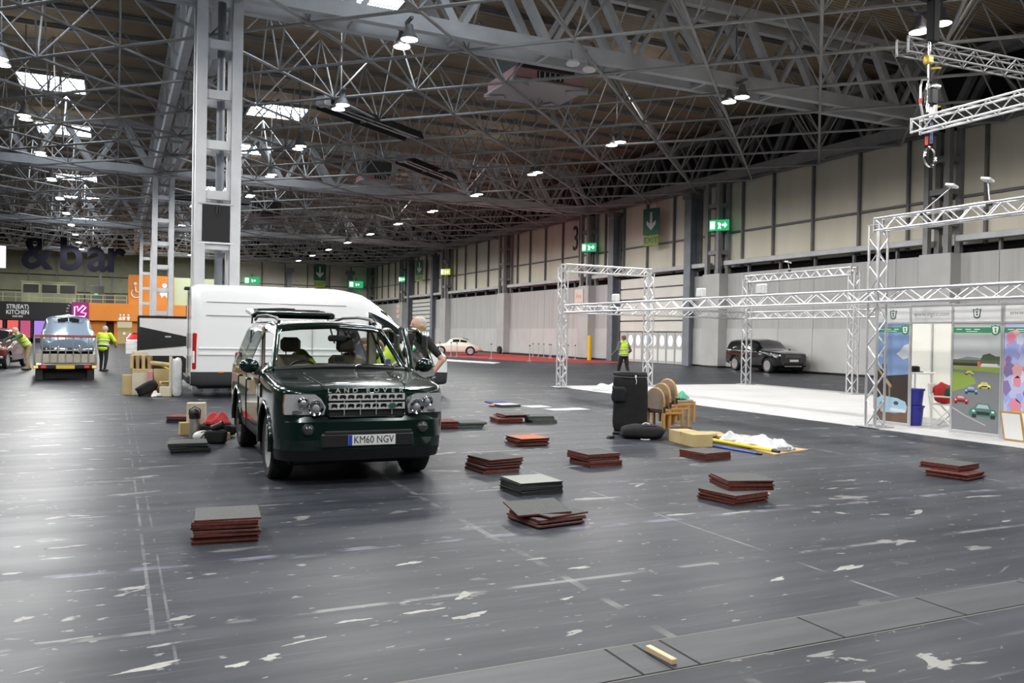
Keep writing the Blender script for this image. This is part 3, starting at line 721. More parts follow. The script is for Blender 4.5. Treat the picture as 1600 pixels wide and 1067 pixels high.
# ================================================================ VEHICLES
def loft_shell(stations, classify, ny=0.05, nr=6, wheels=(), wheel_r=.4, wheel_rows=99, cap_front=True, cap_rear=True):
    """half sections (x, z) along y, mirrored. classify(y, row, side) names the part a cell belongs to, or None to leave it open"""
    ys = [s[0] for s in stations]; K = len(stations[0][1])
    yq = [ys[0]]
    for a, b in zip(ys[:-1], ys[1:]):
        n = max(1, int(round((b - a) / ny))); yq += [a + (b - a) * (k + 1) / n for k in range(n)]
    yq = np.array(yq)
    X = np.array([pchip(ys, [s[1][k][0] for s in stations], yq) for k in range(K)])
    Z = np.array([pchip(ys, [s[1][k][1] for s in stations], yq) for k in range(K)])
    rq = np.linspace(0, K - 1, (K - 1) * nr + 1); kk = np.arange(K)
    XX = np.array([pchip(kk, X[:, i], rq) for i in range(len(yq))]); ZZ = np.array([pchip(kk, Z[:, i], rq) for i in range(len(yq))])
    YY = np.repeat(yq[:, None], len(rq), 1); inside = np.zeros(XX.shape, bool)
    for wy, wz in wheels:
        dy, dz = YY - wy, ZZ - wz; d = np.hypot(dy, dz); msk = (d < wheel_r) & (rq[None, :] <= wheel_rows); inside |= msk
        s = np.where(msk, wheel_r / np.maximum(d, 1e-6), 1); YY = wy + dy * s; ZZ = wz + dz * s
    parts = {}
    for sd in (1, -1):
        for i in range(len(yq) - 1):
            for j in range(len(rq) - 1):
                if inside[i, j] and inside[i + 1, j] and inside[i, j + 1] and inside[i + 1, j + 1]: continue
                c = classify((yq[i] + yq[i + 1]) / 2, (rq[j] + rq[j + 1]) / 2, sd)
                if c is None: continue
                q = [(sd * XX[a, b], YY[a, b], ZZ[a, b]) for a, b in ((i, j), (i + 1, j), (i + 1, j + 1), (i, j + 1))]
                parts.setdefault(c, MB()).add(q, [(0, 1, 2, 3) if sd > 0 else (3, 2, 1, 0)])
    if cap_front or cap_rear:
        for use, i in ((cap_front, 0), (cap_rear, len(yq) - 1)):
            if not use: continue
            vs = [(XX[i, j], YY[i, j], ZZ[i, j]) for j in range(len(rq))] + [(-XX[i, j], YY[i, j], ZZ[i, j]) for j in range(len(rq))]; n = len(rq)
            parts.setdefault('body', MB()).add(vs, [(j, j + 1, n + j + 1, n + j) if i == 0 else (n + j, n + j + 1, j + 1, j) for j in range(n - 1)])
    return parts
def paint(name, c, rough=.25, metal=.3): return mat(name, c, rough, metal, coat=1.0)
HEADL = mat('lamp_clear', (.75, .77, .78), .12, .6, coat=1.0)
RED_L = mat('lamp_red', (.45, .015, .015), .2, coat=1.0); AMB_L = mat('lamp_amber', (.75, .22, .02), .25, coat=1.0)
GLASS = glass('car_glass', (.55, .62, .58)); GLASS_D = mat('dark_glass', (.012, .016, .018), .06, coat=1.0)
GLASS_C = glass('clear_glass', (.82, .88, .84))
YEL_PLATE = mat('plate_yellow', (.75, .55, .03), .4); WHT_PLATE = mat('plate_white', (.75, .75, .75), .4); PLATE_BLUE = mat('plate_blue', (.02, .06, .5), .4)
RIM = mat('rim_silver', (.62, .62, .63), .25, .9)

def wheel(parent, x, y, r, w, side, spokes=5, rim_r=.66, rim=RIM, style='spoke'):
    """tyre with rim and hub; side = +1 when the outer face points to +x"""
    h = w / 2; rr = r * rim_r
    M = Matrix.Translation((x, y, r)) @ Matrix.Diagonal((side, 1, 1, 1))
    ty = MB().lathe([(rr, -h * .85), (r * .9, -h), (r * .975, -h * .86), (r, -h * .55), (r, h * .55), (r * .975, h * .86), (r * .9, h), (rr, h * .85), (rr, -h * .85)], 32, axis='x', M=M).build('wheel', RUBBER, parent, 35)
    MB().lathe([(rr * 1.02, h * .9), (rr * .93, h * .88), (rr * .9, h * .3), (rr * .90, -h * .5)], 32, axis='x', M=M).build('rim', rim, ty, 40)
    MB().lathe([(rr * .9, h * .12), (rr * .5, h * .1), (0, h * .1)], 24, axis='x', M=M).build('brake_disc', STEEL_D, ty, 40)
    if style == 'spoke':
        for k in range(spokes):
            a = 2 * PI * k / spokes + .3
            Q = M @ Matrix.Rotation(a, 4, 'X')
            MB().prism([(.0, -.055 * r * 2), (rr * .92, -.035 * r * 2), (rr * .92, .035 * r * 2), (0, .055 * r * 2)], h * .48, h * .72, 'x', M=Q).build('spoke', rim, ty)
        MB().lathe([(0, h * .8), (r * .16, h * .8), (r * .2, h * .5)], 16, axis='x', M=M).build('hub', rim, ty, 40)
    else:
        MB().lathe([(0, h * .86), (r * .22, h * .84), (r * .34, h * .55), (rr * .9, h * .6)], 24, axis='x', M=M).build('hub_cap', rim, ty, 40)
    return ty
def well(parent, y, r, x0, x1, name='wheel_well'):
    for s in (-1, 1):
        pts = [(y + r * math.cos(t), .42 + r * math.sin(t)) for t in np.linspace(-.35, PI + .35, 18)]
        P = [[(s * x0, a, b), (s * x1, a, b)] for a, b in pts]
        m = MB().grid(P); m.add([(s * x0, a, b) for a, b in pts], [tuple(range(len(pts)))])
        m.build(name, BLACK_M, parent)
def plate(parent, M, s, m, blue=False, w=.52, h=.111, size=.112):
    p_ = inst('number_plate', MB().b2((-w / 2, -h / 2, 0), (w / 2, h / 2, .008)).mesh('number_plate', m), parent, M)
    if blue: inst('plate_band', MB().b2((-w / 2, -h / 2, .008), (-w / 2 + .042, h / 2, .0095)).mesh('plate_band', PLATE_BLUE), p_)
    if s: text('registration', s, size, BLACK, Matrix.Translation((.02 if blue else 0, 0, .009)), p_, .001, sx=.82)
    return p_
def front_M(x, y, z): return face_M((x, y, z), (1, 0, 0), (0, 0, 1))      # a face that looks to -y

# ---------------------------------------------------------------- dark green off-roader in the foreground
def land_rover():
    t = thing('estate_car', 'dark green off-road estate car with passenger door and tailgate open', 'car', (2.50, 9.84, 0), R(-1.2))
    G = mat('green_paint', (0.004, 0.017, 0.013), .22, .35, coat=1.0)
    S = [(-.86, [(.60, .46), (.70, .50), (.72, .60), (.72, .80), (.72, .96), (.70, 1.02), (.62, 1.045), (.5, 1.06), (.3, 1.07), (0, 1.075)]),
         (-.78, [(.72, .42), (.84, .47), (.87, .60), (.875, .80), (.87, .98), (.85, 1.045), (.78, 1.075), (.56, 1.09), (.3, 1.10), (0, 1.105)]),
         (-.60, [(.78, .38), (.92, .44), (.945, .60), (.95, .80), (.945, 1.0), (.92, 1.08), (.84, 1.115), (.58, 1.12), (.3, 1.135), (0, 1.14)]),
         (0.0, [(.80, .34), (.93, .40), (.955, .60), (.96, .80), (.955, 1.02), (.935, 1.12), (.87, 1.165), (.60, 1.17), (.3, 1.185), (0, 1.19)]),
         (.42, [(.80, .33), (.93, .38), (.955, .58), (.96, .80), (.957, 1.03), (.945, 1.15), (.91, 1.20), (.80, 1.225), (.5, 1.245), (0, 1.26)]),
         (1.05, [(.80, .33), (.93, .38), (.955, .58), (.96, .80), (.958, 1.03), (.95, 1.15), (.925, 1.20), (.68, 1.69), (.61, 1.745), (0, 1.785)]),
         (1.6, [(.80, .33), (.93, .38), (.955, .58), (.96, .80), (.958, 1.03), (.95, 1.15), (.93, 1.20), (.71, 1.71), (.64, 1.775), (0, 1.81)]),
         (1.95, [(.80, .33), (.93, .38), (.955, .58), (.96, .80), (.958, 1.03), (.95, 1.15), (.93, 1.20), (.715, 1.73), (.65, 1.80), (0, 1.85)]),
         (3.6, [(.80, .35), (.93, .42), (.955, .58), (.96, .80), (.957, 1.03), (.945, 1.15), (.925, 1.20), (.715, 1.74), (.65, 1.81), (0, 1.855)]),
         (3.92, [(.78, .45), (.89, .50), (.92, .60), (.93, .80), (.925, 1.03), (.915, 1.15), (.895, 1.20), (.70, 1.70), (.63, 1.77), (0, 1.81)])]
    WA = .455
    def cl(y, r, sd):
        if sd > 0 and (.52 < y < 1.70 or 1.80 < y < 2.62) and 1.0 < r < 7: return None            # open passenger door
        if .42 < y < 1.05 and r > 7: return 'windscreen'
        if 6.15 < r < 6.9:
            if .62 < y < 1.70: return None if sd < 0 else None                      # driver window wound down
            if 1.82 < y < 2.62 and sd < 0: return 'rear_door_window'
            if 2.76 < y < 3.60: return 'quarter_window' if sd < 0 else 'quarter_light'
        if r < 1.6 and y > .45 and y < 2.45: return 'sill'
        return 'body'
    P = loft_shell(S, cl, .05, 6, ((0, .42), (2.885, .42)), WA, 5.0, True, False)
    body = P['body'].build('body', G, t, 32)
    P['windscreen'].build('windscreen', GLASS_C, t, 60)
    for q in ('rear_door_window', 'quarter_window', 'quarter_light'): P[q].build(q, GLASS, t, 60)
    P['sill'].build('sill', BLACK, t, 40)
    well(t, 0, .47, .58, .94); well(t, 2.885, .47, .58, .94)
    for y in (0, 2.885):
        for s in (-1, 1):
            pts = [(s * (.955), y + WA * math.cos(a), .42 + WA * math.sin(a)) for a in np.linspace(-.12, PI + .12, 22)]
            MB().tube(pts, .028, 6).build('arch_lip', G, t, 60)
    for y in (0, 2.885):
        for s in (-1, 1): wheel(t, s * .80, y, .381, .255, s, 7)
    # underside, rear end below the opened tailgate
    MB().b2((-.78, -.7, .24), (.78, 3.75, .36)).build('underbody', BLACK_M, t)
    MB().b2((-.90, 3.86, .48), (.90, 4.0, .98), .05).build('lower_tailgate', G, t)
    for s in (-1, 1): MB().b2((s * .84 - .05, 3.8, 1.0), (s * .84 + .05, 3.95, 1.34), .02).build('tail_lamp', RED_L, t)
    # front bumper
    prof = [(-.94, -.42), (-.93, -.62), (-.86, -.80), (-.72, -.885), (-.4, -.915), (0, -.925), (.4, -.915), (.72, -.885), (.86, -.80), (.93, -.62), (.94, -.42)]
    def band(z0, z1, o0, o1, inner=.5):
        n = len(prof); vs = []
        for z, o in ((z0, o0), (z1, o1)): vs += [(x * (1 - (.02 - o) * .3), y - o * (1 if abs(x) < .9 else .2), z) for x, y in prof]
        vs += [(x * .9, max(y, -.5) + .05, z1) for x, y in prof]; vs += [(x * .9, max(y, -.5) + .05, z0) for x, y in prof]
        fs = []
        for k in range(4):
            for i in range(n - 1): fs.append((k * n + i, k * n + i + 1, ((k + 1) % 4) * n + i + 1, ((k + 1) % 4) * n + i))
        return MB().add(vs, fs)
    bump = band(.53, .72, .03, .005).build('front_bumper', G, t, 40)
    band(.70, .775, .005, -.03).build('bumper_step', G, bump, 40)
    band(.42, .53, .015, .03).build('bumper_valance', G, bump, 40)
    band(.30, .42, -.05, .012).build('bumper_skirt', BLACK, bump, 40)
    MB().b2((-.50, -.962, .44), (.52, -.90, .60), .02).build('plate_recess', BLACK, bump)
    MB().b2((-.46, -.958, .585), (.50, -.90, .625), .01).build('air_intake', BLACK_M, bump)
    for s in (-1, 1):
        f = MB().lathe([(0, .02), (.05, .02), (.066, .0), (.075, -.03), (.085, -.03)], 20, M=front_M(s * .63, -.905, .635) @ Matrix.Translation((0, 0, .012))).build('fog_lamp', BLACK, bump, 40)
        MB().lathe([(0, .03), (.04, .026), (.052, .015)], 16, M=front_M(s * .63, -.905, .635) @ Matrix.Translation((0, 0, .012))).build('fog_lens', mat('fog_lens', (.04, .05, .05), .15, .2, coat=1.0), f, 60)
        MB().b2((s * .62 - .14, -.80, .27), (s * .62 + .14, -.55, .33), .02).build('tow_cover', BLACK, bump)
    plate(t, front_M(.045, -.965, .525), 'KM60 NGV', WHT_PLATE, True)
    # grille
    gr = MB().b2((-.44, -.90, .755), (.44, -.82, 1.018), .03).build('grille', BLACK_M, t)
    MB().tube([(-.43, -.905, 1.00), (-.43, -.905, .80), (-.40, -.91, .775), (.40, -.91, .775), (.43, -.905, .80), (.43, -.905, 1.00)], .014, 6).build('grille_surround', G, gr, 50)
    for z in (.985, .888):
        hw, hh = .405, .036; vs = []; fs = []
        m = MB(); yf = -.928
        m.b2((-hw, yf, z + hh - .012), (hw, yf + .03, z + hh)); m.b2((-hw, yf, z - hh), (hw, yf + .03, z - hh + .010))
        for s in (-1, 1): m.b2((s * hw - .012, yf, z - hh), (s * hw + .012, yf + .03, z + hh))
        n = 9
        for k in range(n):      # web between the hexagonal openings
            x0 = -hw + (k) * 2 * hw / n
            m.prism([(x0 - .016, z - hh + .008), (x0 + .016, z - hh + .008), (x0 + .006, z + .004), (x0 + .024, z + hh - .01), (x0 - .024, z + hh - .01), (x0 - .006, z + .004)], yf, yf + .025, 'y')
            xm = x0 + hw / n
            m.prism([(xm - .035, z - hh + .008), (xm + .035, z - hh + .008), (xm, z - .012)], yf, yf + .025, 'y')
        m.build('grille_bar', mat('bright_silver', (.80, .80, .80), .25, .4), gr)
    for k in range(4): MB().b2((-.25 + k * .175 - .005, -.918, .79), (-.25 + k * .175 + .005, -.90, .95)).build('grille_strut', ALU_D, gr)
    MB().lathe([(0, .012), (.034, .012), (.04, 0)], 22, M=front_M(.275, -.93, .888) @ Matrix.Diagonal((1.15, .75, 1, 1))).build('badge', mat('badge_green', (.03, .10, .06), .3), gr, 60)
    MB().tube([(.275 + .046 * math.cos(a), -.934, .888 + .031 * math.sin(a)) for a in np.linspace(0, 2 * PI, 22)[:-1]], .005, 6, True).build('badge_rim', CHROME, gr, 60)
    for w_, x in (('LAND', -.265), ('ROVER', .205)):
        for i, ch in enumerate(w_):
            text('letter', ch, .066, mat('letter_silver', (.72, .75, .68), .3, .6), face_M((x + (i - (len(w_) - 1) / 2) * .093, -.872, 1.050), (1, 0, 0), (0, 0, 1)), t, .004, sx=1.2, bold=.012)
    # headlamps
    for s in (-1, 1):
        hp = [(.47, .80), (.45, .88), (.50, .97), (.56, 1.015), (.86, 1.015), (.872, .90), (.868, .80)]
        n = len(hp); vs = []
        for o in (0, 1):
            for a, z in hp: vs.append((s * a, -.925 + (a - .45) * .21 + (.10 if o else 0), z))
        h = MB().add(vs, [tuple(range(n)) if s > 0 else tuple(range(n))[::-1]] + [(i, (i + 1) % n, n + (i + 1) % n, n + i) for i in range(n)]).build('headlamp', mat('lamp_bezel', (.62, .63, .64), .16, .45, coat=1.0), t)
        for cx, cz, r_ in ((.555, .875, .082), (.685, .93, .062)):
            q = MB().lathe([(0, .022), (r_ * .55, .018), (r_ * .6, .002), (r_ * .85, .012), (r_, .02), (r_ * 1.05, 0)], 24, M=front_M(s * cx, -.915 if cx < .6 else -.895, cz)).build('lamp_ring', CHROME, h, 40)
            MB().ell((s * cx, -.925 if cx < .6 else -.91, cz), (r_ * .5, .02, r_ * .5)).build('lamp_lens', mat('lamp_lens', (.35, .38, .4), .05, .2, coat=1.0), q, 60)
        MB().prism([(s * .858, .81), (s * .876, .81), (s * .878, .90), (s * .868, 1.01), (s * .855, 1.01)], -.80, -.68, 'y').build('turn_signal', mat('lamp_amber_dark', (.42, .12, .03), .25, coat=1.0), h)
        MB().b2((s * .70 - .09, -.875, .805), (s * .70 + .09, -.84, .84), .008).build('lamp_strip', CHROME, h)
    # pillars, roof rails, wipers
    for s in (-1, 1):
        MB().tube([(s * .90, .36, 1.19), (s * .80, .43, 1.235), (s * .665, 1.06, 1.72), (s * .64, 1.35, 1.765)], .035, 8).build('windscreen_pillar', G, t, 60)
        MB().tube([(s * .62, 1.25, 1.80), (s * .63, 1.45, 1.855), (s * .64, 2.2, 1.895), (s * .64, 3.2, 1.90), (s * .62, 3.65, 1.85)], .022, 8).build('roof_rail', BLACK, t, 60)
        if s < 0: MB().b2((s * .945 - .012, .66, 1.19), (s * .945 + .012, 1.72, 1.225), .006).build('window_seal', BLACK, t)
        MB().box((s * .968, .34, .98), (.02, .10, .16), .008).build('side_vent', CHROME, t)
    MB().tube([(-.66, 1.05, 1.715), (-.4, 1.03, 1.745), (0, 1.02, 1.765), (.4, 1.03, 1.745), (.66, 1.05, 1.715)], .045, 8).build('windscreen_header', G, t, 60)
    MB().tube([(-.80, .40, 1.222), (-.4, .385, 1.25), (0, .38, 1.262), (.4, .385, 1.25), (.80, .40, 1.222)], .03, 8).build('cowl', BLACK, t, 60)
    for x0, x1 in ((-.40, .18), (.22, .72)): MB().tube([(x0, .40, 1.27), ((x0 + x1) / 2, .395, 1.285), (x1, .40, 1.27)], .011, 6).build('wiper', BLACK, t, 60)
    MB().tube([(.16, .36, 1.255), (.20, .34, 1.285), (.62, .34, 1.28), (.66, .36, 1.25)], .012, 6).build('wiper_arm', CHROME, t, 60)
    MB().tube([(-.45, -.84, 1.10), (-.5, -.4, 1.162), (-.52, .2, 1.205)], .006, 5).build('bonnet_crease', G, t, 60)
    MB().tube([(.45, -.84, 1.10), (.5, -.4, 1.162), (.52, .2, 1.205)], .006, 5).build('bonnet_crease', G, t, 60)
    # mirror on the driver side
    mr = MB().ell((-1.06, .60, 1.26), (.115, .07, .088), 16, 10).build('door_mirror', G, t, 60)
    MB().b2((-1.0, .57, 1.15), (-.93, .66, 1.21), .01).build('mirror_foot', BLACK, mr)
    # door lines and handles on the driver side
    for y in (.52, 1.76, 2.70): MB().tube([(-.957, y, .42), (-.965, y, .80), (-.962, y, 1.03), (-.945, y, 1.18)], .006, 5).build('door_gap', BLACK_M, t)
    for y in (1.55, 2.5): MB().b2((-.985, y - .1, 1.04), (-.955, y + .1, 1.07), .01).build('door_handle', G, t)
    # opened nearside doors
    def open_door(name, hy, L_, ang, lead, mirror):
        d = bpy.data.objects.new(name, None); COL.objects.link(d); d.parent = t; d.location = (.95, hy, 0); d.rotation_euler = (0, 0, R(-ang))
        skin = [[(x, y, z) for x, z in ((-.02, .42), (.01, .58), (.02, .80), (.01, 1.03), (-.005, 1.15), (-.02, 1.21))] for y in np.linspace(.02, L_, 8)]
        inner = [[(x - .09, y, z) for x, y, z in row] for row in skin]
        m = MB().grid(skin).grid([r_[::-1] for r_ in inner])
        for k in (0, -1): m.add(skin[k] + inner[k][::-1], [tuple(range(12))])
        for k in (0, -1): m.grid([[skin[i][k], inner[i][k]] for i in range(8)])
        m.build('door_skin', G, d, 40)
        fr = [(-.03, .04, 1.20), (-.09, .06 + lead * .3, 1.34), (-.27, .08 + lead, 1.71), (-.265, L_ - .1, 1.725), (-.22, L_ - .02, 1.66), (-.03, L_, 1.20)]
        MB().tube(fr, .04, 8).build('window_frame', G, d, 50)
        MB().b2((-.165, L_ - .13, 1.24), (-.10, L_, 1.66), .02).build('window_post', BLACK, d)
        MB().add([(-.03, .08, 1.21), (-.09, .1 + lead * .3, 1.35), (-.255, .12 + lead, 1.69), (-.25, L_ - .12, 1.70), (-.05, L_ - .1, 1.21)], [(0, 1, 2, 3, 4)]).build('door_window', GLASS, d)
        MB().b2((.01, L_ - .3, 1.06), (.05, L_ - .1, 1.09), .01).build('door_handle', CHROME, d)
        if mirror:
            MB().tube([(.02, .12, 1.22), (.06, .18, 1.25), (.10, .16, 1.26)], .03, 8).build('mirror_arm', BLACK, d, 50)
            MB().ell((.12, .14, 1.27), (.115, .07, .09), 16, 10).build('door_mirror', G, d, 60)
    open_door('passenger_door', .53, 1.16, 33, .45, True)
    open_door('rear_passenger_door', 1.78, .86, 36, .08, False)
    # raised tailgate above the roof
    g2 = bpy.data.objects.new('tailgate', None); COL.objects.link(g2); g2.parent = t; g2.location = (0, 3.85, 1.86); g2.rotation_euler = (R(6), 0, 0)
    MB().b2((-.66, 0, .02), (.66, .85, .09), .035).build('tailgate_frame', G, g2)
    MB().b2((-.54, .12, .085), (.54, .74, .11), .01).build('tailgate_glass', GLASS_D, g2)
    MB().b2((-.63, -.14, .06), (.63, .10, .13), .03).build('spoiler', G, g2)
    for s in (-1, 1): MB().cyl((s * .60, .35, .02), (s * .66, -.02, -.36), .014, n=6).build('gas_strut', BLACK, g2)
    MB().tube([(-.5, .5, .12), (-.1, .55, .135), (.1, .56, .13)], .012, 6).build('rear_wiper', BLACK, g2, 50)
    # interior
    TRIM = mat('interior_dark', (.035, .033, .030), .7); SEAT = noisy('seat_leather', (.17, .145, .11), (.22, .19, .15), 8, .6); BEIGE = mat('interior_beige', (.32, .29, .23), .7)
    MB().b2((-.84, .5, .36), (.84, 3.7, .52)).build('cabin_floor', TRIM, t)
    ds = MB().prism([(.42, 1.20), (.62, 1.22), (.92, 1.12), (.95, .85), (.80, .6), (.42, .6)], -.82, .82, 'x').build('dashboard', mat('dash_green_grey', (.10, .12, .09), .7), t)
    MB().ell((-.38, .72, 1.20), (.24, .12, .08), 14, 8).build('instrument_cowl', BEIGE, ds, 60)
    sw = MB().tube([(-.38 + .185 * math.cos(a), .92 - .06 * math.sin(a), 1.15 + .17 * math.sin(a)) for a in np.linspace(0, 2 * PI, 25)[:-1]], .016, 8, True).build('steering_wheel', BLACK, t, 60)
    MB().ell((-.38, .92, 1.15), (.07, .03, .06)).build('wheel_boss', BLACK, sw, 60)
    for x in (-.38, .38):
        st = MB().b2((x - .26, 1.15, .55), (x + .26, 1.68, .80), .07).build('seat', SEAT, t)
        MB().box((x, 1.74, 1.06), (.50, .14, .62), .06, Euler((R(-12), 0, 0)).to_matrix()).build('backrest', SEAT, st)
        MB().box((x, 1.83, 1.50), (.27, .10, .20), .045).build('headrest', SEAT, st)
        for q in (-.06, .06): MB().cyl((x + q, 1.80, 1.32), (x + q, 1.83, 1.44), .008, n=6).build('headrest_post', CHROME, st)
    MB().b2((-.66, 2.5, .85), (.66, 2.66, 1.22), .05).build('rear_seat', SEAT, t)
    MB().box((.07, .96, 1.60), (.24, .05, .08), .02).build('rear_view_mirror', BLACK, t)
    MB().cyl((.07, .94, 1.64), (.07, .92, 1.72), .012, n=6).build('mirror_stem', BLACK, t)
    MB().box((.08, .86, 1.34), (.12, .03, .07), .01).build('sat_nav', BLACK, t)
    MB().tube([(.08, .80, 1.22), (.06, .84, 1.30), (.08, .88, 1.34)], .012, 6).build('sat_nav_mount', BLACK, t, 50)
    MB().b2((.62, .60, 1.285), (.68, .605, 1.345), .002).build('permit_sticker', mat('sticker_blue', (.10, .12, .55), .5), t)
    for s in (-1, 1): MB().b2((s * .70 - .02, 1.74, 1.16), (s * .78 + .02, 1.86, 1.74), .015).build('door_pillar', BEIGE, t)
    return t
LR = land_rover()
def hi_vis_on_seat():
    m = MB(); P = []
    for i in range(9):
        row = []
        for j in range(7):
            u, v = i / 8 - .5, j / 6 - .5; row.append((u * .34 + .03 * math.sin(9 * v), v * .10 + .02 * math.sin(7 * u), v * .30 + .05 * math.cos(6 * u)))
        P.append(row)
    m.grid(P); o = m.build('folded_vest', mat('hi_vis', (.55, .80, .03), .6, emit=(.4, .7, .02), estr=.0), None, 60); o.location = (2.34, 11.75, 1.23)
    md = o.modifiers.new('thick', 'SOLIDIFY'); md.thickness = .03
    tag(o, 'folded yellow green vest lying over the driver seat of the green car', 'vest')
hi_vis_on_seat()

# ---------------------------------------------------------------- tall white van behind it
def van():
    t = thing('panel_van', 'tall white panel van behind the green car', 'van', (0, 0, 0), 0)
    W = mat('van_white', (.78, .79, .80), .3, 0, coat=.6); DG = mat('van_dark_trim', (.035, .037, .04), .55)
    z = 0
    S = [(-.96, [(.45, .34), (.62, .36), (.68, .50), (.70, .62), (.66, .82), (.58, .93), (.42, .97), (.22, .98), (0, .985)]),
         (-.86, [(.70, .28), (.86, .31), (.90, .48), (.91, .64), (.88, .92), (.78, 1.06), (.55, 1.11), (.28, 1.12), (0, 1.125)]),
         (-.55, [(.80, .26), (.95, .30), (.99, .48), (1.0, .66), (.98, 1.02), (.92, 1.18), (.66, 1.25), (.34, 1.27), (0, 1.275)]),
         (-.1, [(.82, .26), (.97, .30), (1.01, .48), (1.02, .68), (1.01, 1.12), (.97, 1.28), (.84, 1.36), (.45, 1.40), (0, 1.41)]),
         (.06, [(.82, .26), (.97, .30), (1.01, .48), (1.02, .68), (1.02, 1.14), (1.0, 1.32), (.90, 1.44), (.5, 1.50), (0, 1.52)]),
         (.85, [(.82, .26), (.97, .30), (1.02, .48), (1.03, .68), (1.03, 1.16), (1.01, 1.38), (.90, 2.06), (.72, 2.20), (0, 2.28)]),
         (1.55, [(.82, .26), (.97, .30), (1.02, .48), (1.03, .68), (1.03, 1.16), (1.02, 1.40), (.95, 2.36), (.80, 2.60), (0, 2.68)]),
         (2.1, [(.82, .26), (.97, .30), (1.02, .48), (1.03, .68), (1.03, 1.16), (1.02, 1.40), (.955, 2.40), (.83, 2.67), (0, 2.76)]),
         (5.35, [(.82, .26), (.97, .30), (1.02, .48), (1.03, .68), (1.03, 1.16), (1.02, 1.40), (.955, 2.40), (.83, 2.68), (0, 2.76)]),
         (5.58, [(.80, .30), (.93, .34), (.97, .48), (.98, .68), (.98, 1.16), (.97, 1.40), (.91, 2.38), (.78, 2.63), (0, 2.70)])]
    def cl(y, r, sd):
        if r < 2.9 and (y > -.6): return 'lower_trim'
        if r < 2.9: return 'front_bumper'
        if .02 < y < .95 and r > 6.1: return 'windscreen'
        if .42 < y < 1.30 and 5.05 < r < 5.78: return 'cab_window' if sd > 0 else 'cab_window_far'
        return 'body'
    P = loft_shell(S, cl, .06, 5, ((0, .36), (4.035, .36)), .42, 3.6)
    body = P['body'].build('body', W, t, 32); P['lower_trim'].build('lower_trim', DG, t, 40); P['front_bumper'].build('front_bumper', DG, t, 40)
    P['windscreen'].build('windscreen', GLASS_D, t, 50); P['cab_window'].build('cab_window', GLASS_D, t, 50); P['cab_window_far'].build('cab_window', GLASS_D, t, 50)
    for y in (0, 4.035):
        for s in (-1, 1): wheel(t, s * .90, y, .345, .225, s, 5, .62, RIM, 'cap')
    well(t, 0, .43, .6, 1.0); well(t, 4.035, .43, .6, 1.0)
    MB().b2((-.85, -.6, .22), (.85, 5.4, .40)).build('underbody', BLACK_M, t)
    for s in (-1, 1):
        sx = 1.033 * s
        for z0 in (2.30, 1.98): MB().b2((sx - .012 - (.06 * s if z0 > 2.2 else .03 * s), 1.9, z0 - .006), (sx + .004 - (.06 * s if z0 > 2.2 else .03 * s), 5.25, z0 + .006)).build('panel_seam', mat('seam_grey', (.35, .35, .36), .6), t)
        MB().b2((sx - .02, 1.4, 1.16), (sx + .012, 5.42, 1.22), .015).build('rubbing_strip', W, t)
        MB().b2((sx - .02, 1.4, 1.02), (sx + .006, 5.42, 1.08), .012).build('panel_ridge', W, t)
        for y in (1.36, 2.75, 4.0): MB().b2((sx - .03, y - .004, .7), (sx + .003, y + .004, 1.9)).build('panel_seam', mat('seam_grey', (.35, .35, .36), .6), t)
        MB().box((s * .99, 5.50, 1.12), (.06, .10, .86), .02).build('tail_lamp', RED_L, t)
        MB().box((s * 1.0, 5.52, .98), (.05, .06, .30), .015).build('reverse_lamp', WHITE, t)
        for y in (1.2, 2.9, 4.9): MB().box((s * 1.03, y, .62), (.02, .12, .035), .006).build('side_marker', AMB_L, t)
        MB().prism([(-.80, .90), (-.84, .98), (-.55, 1.14), (-.20, 1.26), (-.30, 1.14), (-.60, .98)], s * .86, s * .985, 'x').build('headlamp', mat('van_lamp', (.30, .32, .34), .12, .4, coat=1.0), t)
        mr = MB().b2((s * 1.06, .42, 1.42), (s * 1.26, .56, 1.82), .05).build('door_mirror', DG, t)
        MB().cyl((s * 1.0, .5, 1.5), (s * 1.1, .5, 1.55), .03, n=8).build('mirror_arm', DG, mr)
        MB().b2((s * 1.0, 1.12, 1.28), (s * 1.05, 1.30, 1.33), .01).build('door_handle', DG, t)
    MB().b2((-.10, 5.5, 2.60), (.10, 5.70, 2.68), .02).build('brake_light', BLACK, t)
    MB().b2((-.75, 5.56, .34), (.75, 5.66, .52), .03).build('rear_step', DG, t)
    MB().b2((-.006, 5.585, .55), (.006, 5.60, 2.55)).build('door_gap', BLACK_M, t)
    return t
vn = van(); va = R(-1)
# nearside rear corner at (1.50, 21.7): local (x=+1.03, y=5.58) with forward (-y) turned to +x
vn.rotation_euler = (0, 0, PI / 2 + va)
vn.scale = (1.03, 1.03, 1.03)
_c = Vector((1.66, 21.85)); _q = Matrix.Rotation(PI / 2 + va, 2) @ Vector((-1.03, 5.75)); _q2 = Matrix.Rotation(PI / 2 + va, 2) @ Vector((1.03, 5.75))
_near = _q if _q.y < _q2.y else _q2
vn.location = (_c.x - _near.x, _c.y - _near.y, 0)
